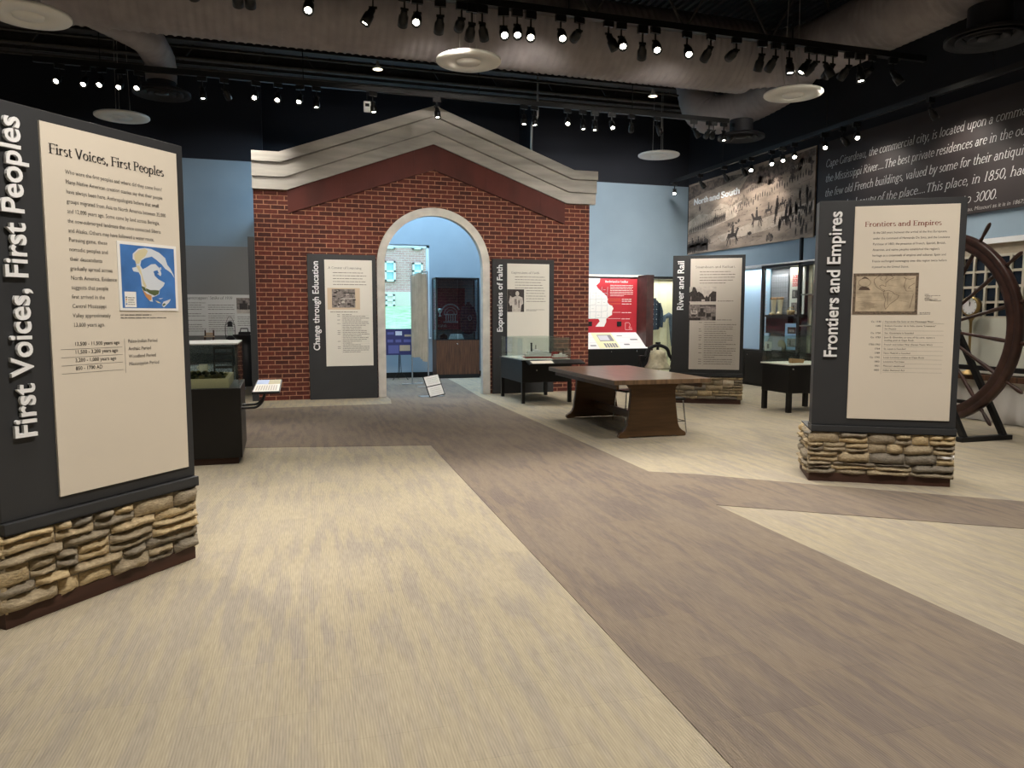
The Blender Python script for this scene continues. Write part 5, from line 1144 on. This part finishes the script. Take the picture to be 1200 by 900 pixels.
m.line([(2.26, 1.22), (2.26, 1.40), (2.36, 1.40), (2.40, 1.34), (2.36, 1.28), (2.46, 1.22), (2.26, 1.22)], .008, y_ - .001, 0)
m.poly([(2.36, 1.23), (2.44, 1.23), (2.45, 1.27), (2.40, 1.31), (2.37, 1.28)], y_ - .0012, 2)
m.build('board_lettering', [white, mat('label_orange', (232, 130, 80), .6), mat('logo_pink', (214, 120, 120), .6)], al, fix=False)
m = MB(); m.box(1.20, .01, 1.31, 1.32, .03, 1.43).box(2.02, .01, 1.31, 2.14, .03, 1.43); m.build('speaker_grille', steelblk, al)
lamp('alcove_light', 'AREA', (1.5, -.1, 2.54), 7, (1, .98, .95), parent=al, shape='RECTANGLE', size=2.4, size_y=.2).rotation_euler = (R(12), 0, 0)

# uniform case next to it
us = thing('uniform_case', 'tall black framed case lined in cream showing a dark uniform coat behind the bell', 'display case', (9.15, 17.3, 0))
m = MB()
for b in ((0, 0, 0, .05, .06, 2.58), (1.34, 0, 0, 1.40, .06, 2.58), (0, 0, 2.52, 1.40, .6, 2.58), (0, 0, 0, 1.40, .6, .12)): m.box(*b)
m.build('frame', steelblk, us)
MB().box(.02, .58, .1, 1.38, .62, 2.54).box(1.35, .06, .1, 1.38, .6, 2.54).box(.02, .06, .1, .04, .6, 2.54).box(.04, .06, .10, 1.36, .58, .13).build('lining', paleyel, us)
MB().box(.05, .02, .12, 1.34, .026, 2.52).build('glass_front', M['glass'], us)
lamp('case_light', 'AREA', (.7, .3, 2.5), 16, (1, .95, .85), parent=us, shape='RECTANGLE', size=1.1, size_y=.2)
jk2 = jacket('uniform_coat', 'dark navy uniform coat with pale buttons hanging in the cream lined case', navy, (9.42, 17.56, 1.20), .80, .36, .2, mat('button_silver', (210, 210, 210), .3, .6))
tr = thing('uniform_trousers', 'grey-blue cloth trousers draped over a stand in the cream lined case', 'trousers', (9.86, 17.6, .80))
m = MB(); m.tube([(-.14, 0, .62), (-.10, 0, .74), (.02, 0, .79), (.10, 0, .74), (.13, 0, .5), (.15, 0, .2), (.17, 0, -.02)], .06, 12, radii=[.045, .06, .075, .085, .08, .07, .06]); m.build('cloth', greycloth, tr)
MB().tube([(0, .0, .72), (0, .0, -.66)], .02, 8).lathe([(.16, -.67), (.15, -.65), (.02, -.64)], n=20).build('stand', mat('stand_cream', (190, 184, 160), .6), tr)
tag(MB().tube([(0, 0, 0), (.01, 0, .9)], .008, 8).tube([(0, 0, .86), (0, -.01, .93), (.04, 0, .96)], .007, 6).build('walking_cane', mat('cane_pale', (200, 190, 160), .5), loc=(10.05, 17.6, .13)), 'thin pale cane standing beside the grey-blue trousers', 'cane')

# bell
be = thing('iron_bell', 'old pale bronze bell hung in a black iron yoke behind the long table', 'bell', (7.40, 13.6, 0))
MB().lathe([(.255, .50), (.262, .52), (.25, .55), (.215, .60), (.185, .67), (.168, .76), (.160, .82), (.14, .865), (.06, .89), (.001, .895)], n=40).build('bell', mat('bell_bronze', (188, 180, 154), .5, .1, noise=.15, nscale=8), be)
MB().tube(smooth_path([(-.34, 0, .70), (-.27, 0, .76), (-.22, 0, .92), (-.06, 0, .98), (.06, 0, .98), (.22, 0, .92), (.27, 0, .76), (.34, 0, .70)], .1, .03), .035, 10).tube([(0, 0, .88), (0, 0, 1.04)], .03, 8).tube([(-.05, 0, 1.03), (.05, 0, 1.03)], .02, 8).build('yoke', iron, be)
for s in (-1, 1):
    m = MB(); m.bar((s * .36, 0, .74), (s * .36, -.22, .0), .05, .06); m.bar((s * .36, 0, .74), (s * .36, .22, .0), .05, .06); m.bar((s * .36, -.24, .03), (s * .36, .24, .03), .06, .06); m.box(s * .36 - .05, -.05, .66, s * .36 + .05, .05, .78); m.build('cradle', iron, be)
MB().tube([(0, 0, .60), (0, 0, .50)], .012, 6).blob((0, 0, .49), .035, n=10).build('clapper', iron, be)
MB().bar((-.36, 0, .06), (.36, 0, .06), .05, .05).build('cross_bar', iron, be)

# ------------------------------------------------------------------ built-in cases along the right wall (local x toward the viewer, -y into the room)
bk = MB()
for i in range(7):
    y1 = 15.62 - i * .80; bk.box(10.33, y1 - .795, .06, 10.60, y1, .79)
o = thing('base_cabinet', 'long row of black base cabinets under the glass cases on the right wall', 'cabinet', (10.33, 15.62, 0)); o.rotation_euler = (0, 0, R(-90))
MB().box(0, 0, .06, 5.6, .28, .79).build('body', blackwood, o); MB().box(0, .03, 0, 5.6, .28, .06).build('plinth', steelblk, o)
for i in range(7):
    d = MB().box(i * .8 + .004, -.02, .07, i * .8 + .796, 0, .775).build('door', blackwood, o, bevel=.003)
    if i % 2: knob(MB(), i * .8 + .12, -.02, .70).build('knob', chrome, d)
MB().box(0, -.02, .79, 5.6, .28, .81).build('top_board', blackwood, o)
gc = thing('glass_case', 'built-in black framed glass cases above the black cabinets on the right wall', 'display case', (10.33, 15.62, 0)); gc.rotation_euler = (0, 0, R(-90))
P0, P1, P2 = 15.62 - 14.27, 15.62 - 13.05, 5.6
m = MB()
for x in (P0, P1): m.box(x - .04, 0, .81, x + .04, .06, 2.66)
m.box(P0 - .03, 0, 2.62, P2, .28, 2.67); m.box(-.02, .0, .81, .03, .06, 2.66); m.box(P1 - .02, .0, 2.66, P1 + .03, .06, 3.18); m.build('frame', steelblk, gc)
MB().box(-.02, -.02, 2.66, P0 - .02, .28, 2.71).box(P0, -.03, 2.68, P2, .28, 2.71).build('light_ledge', white, gc)
MB().box(0, .24, .81, P0 - .04, .27, 2.66).build('pale_blue_panel', mat('panel_skyblue', (186, 212, 232), .7), gc)
m = MB(); [wordbars(m, .95, 1.2, 2.1 - k * .07, .03, .239, 0, k) for k in range(14)]; m.build('panel_print', mat('panel_pinkprint', (206, 190, 200), .7), gc, fix=False)
MB().box(P0, .26, .81, P1, .28, 2.62).build('back_panel', mat('case_grey', (112, 112, 116), .7), gc)
m = MB(); m.box(P0 + .05, .20, 1.62, P0 + .62, .22, 2.48, 0)
for k in range(8): m.rect(P0 + .05 + k * .08, 1.62, P0 + .056 + k * .08, 2.48, .199, 1); m.rect(P0 + .05, 1.64 + k * .11, P0 + .62, 1.646 + k * .11, .199, 1)
m.build('mesh_screen', [mat('mesh_grey', (150, 150, 156), .5), mat('mesh_line', (112, 112, 118), .6)], gc)
MB().box(P0, .05, 1.56, P1, .27, 1.60).box(P0, .12, 1.20, P0 + .75, .27, 1.56).build('shelf', mat('case_maroon_black', (36, 22, 26), .5), gc)
MB().box(P0 + .72, .17, 1.62, P1 - .03, .19, 2.60).build('poster_panel', creamw, gc)
m = MB(); X = P0 + .80
for r in range(3):
    for c in range(4): 
        m.box(X + c * .075, .168, 2.20 + r * .085, X + .06 + c * .075, .17, 2.27 + r * .085, 0); m.rect(X + .015 + c * .075, 2.215 + r * .085, X + .035 + c * .075, 2.25 + r * .085, .1675, 3)
m.rect(X, 1.95, X + .25, 2.12, .169, 1); m.rect(X + .02, 1.98, X + .10, 2.1, .1685, 2); m.rect(X - .02, 1.68, X + .18, 1.86, .169, 2); m.rect(X + .03, 1.7, X + .08, 1.8, .1685, 1); wordbars(m, X, X + .25, 2.13, .012, .169, 1, 3)
m.rect(X, 2.48, X + .3, 2.58, .169, 4)
m.build('poster_print', [mat('poster_red', (206, 62, 66), .6), photo[0], photo[1], creamw, mat('poster_yellow', (236, 216, 160), .6)], gc, fix=False)
MB().box(P0 + .70, .10, .86, P1 - .05, .12, 1.42).build('blue_poster', mat('poster_sky', (150, 186, 222), .6), gc)
m = MB(); m.rect(P0 + .78, 1.2, P0 + 1.05, 1.34, .099, 0); m.rect(P0 + .78, .92, P0 + 1.05, 1.10, .099, 1); m.rect(P0 + .85, .95, P0 + .9, 1.06, .0985, 0); m.rect(P0 + .82, 1.24, P0 + 1.0, 1.29, .0985, 1); m.build('blue_poster_print', photo[:2], gc, fix=False)
lb = MB(); lb.add([(P0 + .05, .02, .84), (P0 + .68, .02, .84), (P0 + .60, .24, 1.18), (P0 + .05, .24, 1.18), (P0 + .05, .04, .82), (P0 + .68, .04, .82), (P0 + .60, .26, 1.16), (P0 + .05, .26, 1.16)], [(0, 1, 2, 3), (7, 6, 5, 4), (0, 4, 5, 1), (1, 5, 6, 2), (2, 6, 7, 3), (3, 7, 4, 0)]); lb.build('slanted_label', mat('label_greymauve', (150, 148, 156), .6), gc)
m = MB()
for x in (P1 + .38, P1 + .9, P1 + 1.7): m.box(x, .02, .81, x + .03, .26, 2.62)
m.box(P1, .02, 1.36, P2, .26, 1.39).box(P1, .02, 2.0, P2, .26, 2.03); m.build('cubby_frame', mat('cubby_grey', (120, 118, 110), .6), gc)
MB().box(P1, .24, .81, P2, .28, 2.62).build('cream_back', paleyel, gc)
MB().box(P0 + .04, .01, .82, P1 - .04, .016, 2.62).box(P1 + .04, .01, .82, P2, .016, 2.62).build('glass_front', M['glass_clear'], gc)
lamp('case_light', 'AREA', ((P0 + P1) / 2, .10, 2.60), 9, (1, .98, .92), parent=gc, shape='RECTANGLE', size=1.0, size_y=.1)
lamp('case_light', 'AREA', ((P2 + P1) / 2, .10, 2.60), 14, (1, .95, .82), parent=gc, shape='RECTANGLE', size=2.5, size_y=.1)
lamp('case_light', 'AREA', (P0 / 2, .08, 2.64), 14, (.9, .97, 1), parent=gc, shape='RECTANGLE', size=1.1, size_y=.1)
def boot(label, y, rz):
    t = thing('marching_boot', label, 'boot', (10.44, y, 1.60), rz, 'cream marching boots on the case shelf')
    m = MB(); prof = [(0, .045, .0), (.05, .05, 0), (.12, .042, 0), (.22, .052, .005), (.32, .062, .005), (.36, .066, 0)]; n = 14
    vs = [(b + .0 + rr * 1.15 * math.cos(2 * PI * k / n), rr * math.sin(2 * PI * k / n), z) for (z, rr, b) in prof for k in range(n)]
    m.add(vs, [(i * n + k, i * n + (k + 1) % n, (i + 1) * n + (k + 1) % n, (i + 1) * n + k) for i in range(len(prof) - 1) for k in range(n)], 0, True)
    m.build('shaft', mat('boot_cream', (206, 194, 164), .7), t)
    MB().blob((-.07, 0, .03), (.10, .043, .035), n=12).build('foot', mat('boot_cream', (206, 194, 164)), t); MB().box(-.165, -.042, -.0, .05, .042, .012).build('sole', mat('boot_sole', (120, 96, 70), .7), t, bevel=.004)
    MB().lathe([(.07, .33), (.075, .35), (.072, .38), (.064, .36)], n=16).build('cuff', mat('boot_tan', (150, 116, 84), .8), t)
boot('left cream marching boot on the shelf of the right wall case', 14.32 - .32, .5); boot('right cream marching boot with a brown cuff on the case shelf', 13.78, .6)
bs = thing('small_basket', 'small tan woven basket on the shelf to the right of the boots', 'basket', (10.44, 13.42, 1.60))
MB().lathe([(.001, .005), (.07, .0), (.085, .07), (.08, .10), (.07, .09), (.06, .02), (.001, .012)], n=20).build('bowl', mat('basket_tan', (170, 144, 100), .8, noise=.3, nscale=50), bs); MB().tube([(.08 * math.cos(PI * k / 8), 0, .09 + .07 * math.sin(PI * k / 8)) for k in range(9)], .007, 6).build('handle', mat('basket_tan', (170, 144, 100)), bs)
pf = thing('photo_card', 'small pale framed portrait card standing at the bottom left of the right wall case', 'photo card', (10.345, 14.02, .812)); pf.rotation_euler = (R(0), 0, R(-80))
MB().box(-.10, 0, 0, .10, .015, .20).build('card', creamw, pf); MB().rect(-.03, .05, .03, .15, -.001).build('portrait', photo[1], pf, fix=False)
di2 = thing('round_plaque', 'round tan plaque leaning beside the portrait card in the right wall case', 'plaque', (10.40, 13.62, .80))
MB().lathe([(.001, -.012), (.12, -.012), (.13, 0), (.12, .012), (.001, .012)], (0, 0, .145), 28, M4=Matrix.Rotation(R(78), 4, 'Y')).build('disc', mat('plaque_tan', (160, 146, 120), .6), di2)

# ------------------------------------------------------------------ ship's wheel, counter wall, rail and clock on the right
tw = struct(MB().box(10.28, 4.4, .0, 10.60, 9.75, 2.66).build('wall_counter', mat('counter_beige', (176, 164, 144), .8, noise=.03)))
MB().box(10.22, 4.4, 2.66, 10.60, 9.75, 2.74).build('white_ledge', white, tw)
m = MB(); m.box(10.27, 6.9, 1.58, 10.28, 9.5, 2.48, 1)
for k in range(14): m.box(10.235, 9.5 - k * .2 - .018, 1.56, 10.28, 9.5 - k * .2 + .018, 2.50, 0)
for z in (1.56, 1.79, 2.02, 2.25, 2.48): m.box(10.237, 6.9, z - .018, 10.28, 9.52, z + .018, 0)
m.build('window_grid', [mat('grid_cream', (196, 190, 172), .6), mat('grid_pane', (22, 30, 40), .25)], tw)
MB().box(10.20, 4.4, .72, 10.28, 9.6, 1.55).build('pale_dado', mat('dado_pale', (206, 206, 192), .7), tw)
MB().box(10.10, 4.4, .62, 10.30, 9.6, .70).build('wood_rail', walnut, tw)
m = MB(); vs = []; nx, nz = 120, 6
for i in range(nx + 1):
    for j in range(nz + 1):
        v = j / nz; vs.append((10.16 + .035 * math.sin(i * .9 + .4 * math.sin(i * .31)) * (1 - .5 * v), 9.6 - 5.2 * i / nx, .01 + (.62 - .02 * abs(math.sin(i * .35))) * v))
m.add(vs, [(i * (nz + 1) + j, (i + 1) * (nz + 1) + j, (i + 1) * (nz + 1) + j + 1, i * (nz + 1) + j + 1) for i in range(nx) for j in range(nz)], 0, True)
m.build('white_skirt', mat('skirt_white', (206, 202, 196), .9), tw, fix=False)
ra = thing('barrier_rail', 'dark barrier rail on posts behind the big wooden wheel', 'barrier', (9.75, 9.0, 0))
MB().bar((0, 0, .83), (0, -4.4, .83), .06, .07).build('rail', steelblk, ra)
for y in (0, -2.2, -4.4): MB().tube([(0, y, 0), (0, y, .80)], .025, 10).build('post', steelblk, ra)
wh = thing('ship_helm', 'huge dark wooden steamboat pilot wheel on a black stand at the right edge', 'wheel', (8.6, 8.05, 0))
ring = MB(); MY = Matrix.Rotation(R(90), 4, 'Y'); Z0 = 1.42
ring.lathe([(1.11, -.05), (1.13, -.062), (1.18, -.062), (1.19, -.052), (1.215, -.052), (1.225, -.062), (1.27, -.055), (1.285, -.04), (1.285, .04), (1.27, .055), (1.225, .062), (1.215, .052), (1.19, .052), (1.18, .062), (1.13, .062), (1.11, .05), (1.11, -.05)], (0, 0, Z0), 96, M4=MY)
ring.build('rim', brown, wh)
MB().lathe([(.001, -.12), (.10, -.12), (.12, -.10), (.16, -.06), (.16, .06), (.12, .10), (.10, .12), (.001, .12)], (0, 0, Z0), 32, M4=MY).build('hub', brown, wh)
for k in range(16):
    a = 2 * PI * k / 16 + .13; u = lambda r: (0, r * math.cos(a), Z0 + r * math.sin(a))
    MB().tube([u(r) for r in (.12, .2, .3, .5, .8, 1.0, 1.12)], .02, 10, radii=[.024, .03, .024, .019, .022, .028, .022]).build('spoke', brown, wh)
    MB().tube([u(r) for r in (1.28, 1.31, 1.34, 1.40, 1.48, 1.52, 1.54)], .02, 10, radii=[.02, .026, .017, .024, .027, .022, .008]).build('handle', brown, wh)
MB().tube([(-.36, 0, Z0), (.36, 0, Z0)], .04, 14).build('axle', iron, wh)
for s in (-1, 1):
    for e in (-1, 1): MB().bar((s * .33, e * .03, Z0 + .05), (s * .33, e * .86, .03), .06, .07).build('stand_leg', steelblk, wh)
    MB().bar((s * .33, -.60, .42), (s * .33, .60, .42), .05, .05).build('stand_brace', steelblk, wh)
for e in (-1, 1): MB().box(-.42, e * .86 - .05, 0, .42, e * .86 + .05, .06).build('stand_foot', steelblk, wh, bevel=.006)
ck = thing('ship_clock', 'round brass clock with a white dial behind the wheel spokes', 'clock', (10.05, 8.74, .70))
Mx = Matrix.Rotation(R(-90), 4, 'Y') 
MB().lathe([(.001, -.05), (.135, -.05), (.145, .0), (.15, .045), (.125, .05)], (0, 0, 1.03), 32, M4=Mx).build('case', brass, ck)
MB().lathe([(.001, .040), (.126, .041)], (0, 0, 1.03), 32, M4=Mx, smooth=False).build('dial', white, ck)
m = MB()
for k in range(12): a = PI * k / 6; p = (-.045, .10 * math.sin(a), 1.03 + .10 * math.cos(a)); q2 = (-.045, .118 * math.sin(a), 1.03 + .118 * math.cos(a)); m.bar(p, q2, .01, .003)
m.build('hour_marks', ink, ck)
for (l, a, w) in ((.06, -.15, .012), (.09, .05, .009)): MB().bar((-.048, 0, 1.03), (-.048, l * math.sin(a), 1.03 + l * math.cos(a)), w, .003).build('hand', ink, ck)
MB().lathe([(.12, 0), (.11, .03), (.03, .06), (.02, .3), (.02, .8), (.05, .86), (.05, .90)], n=20).build('stand', brass, ck)
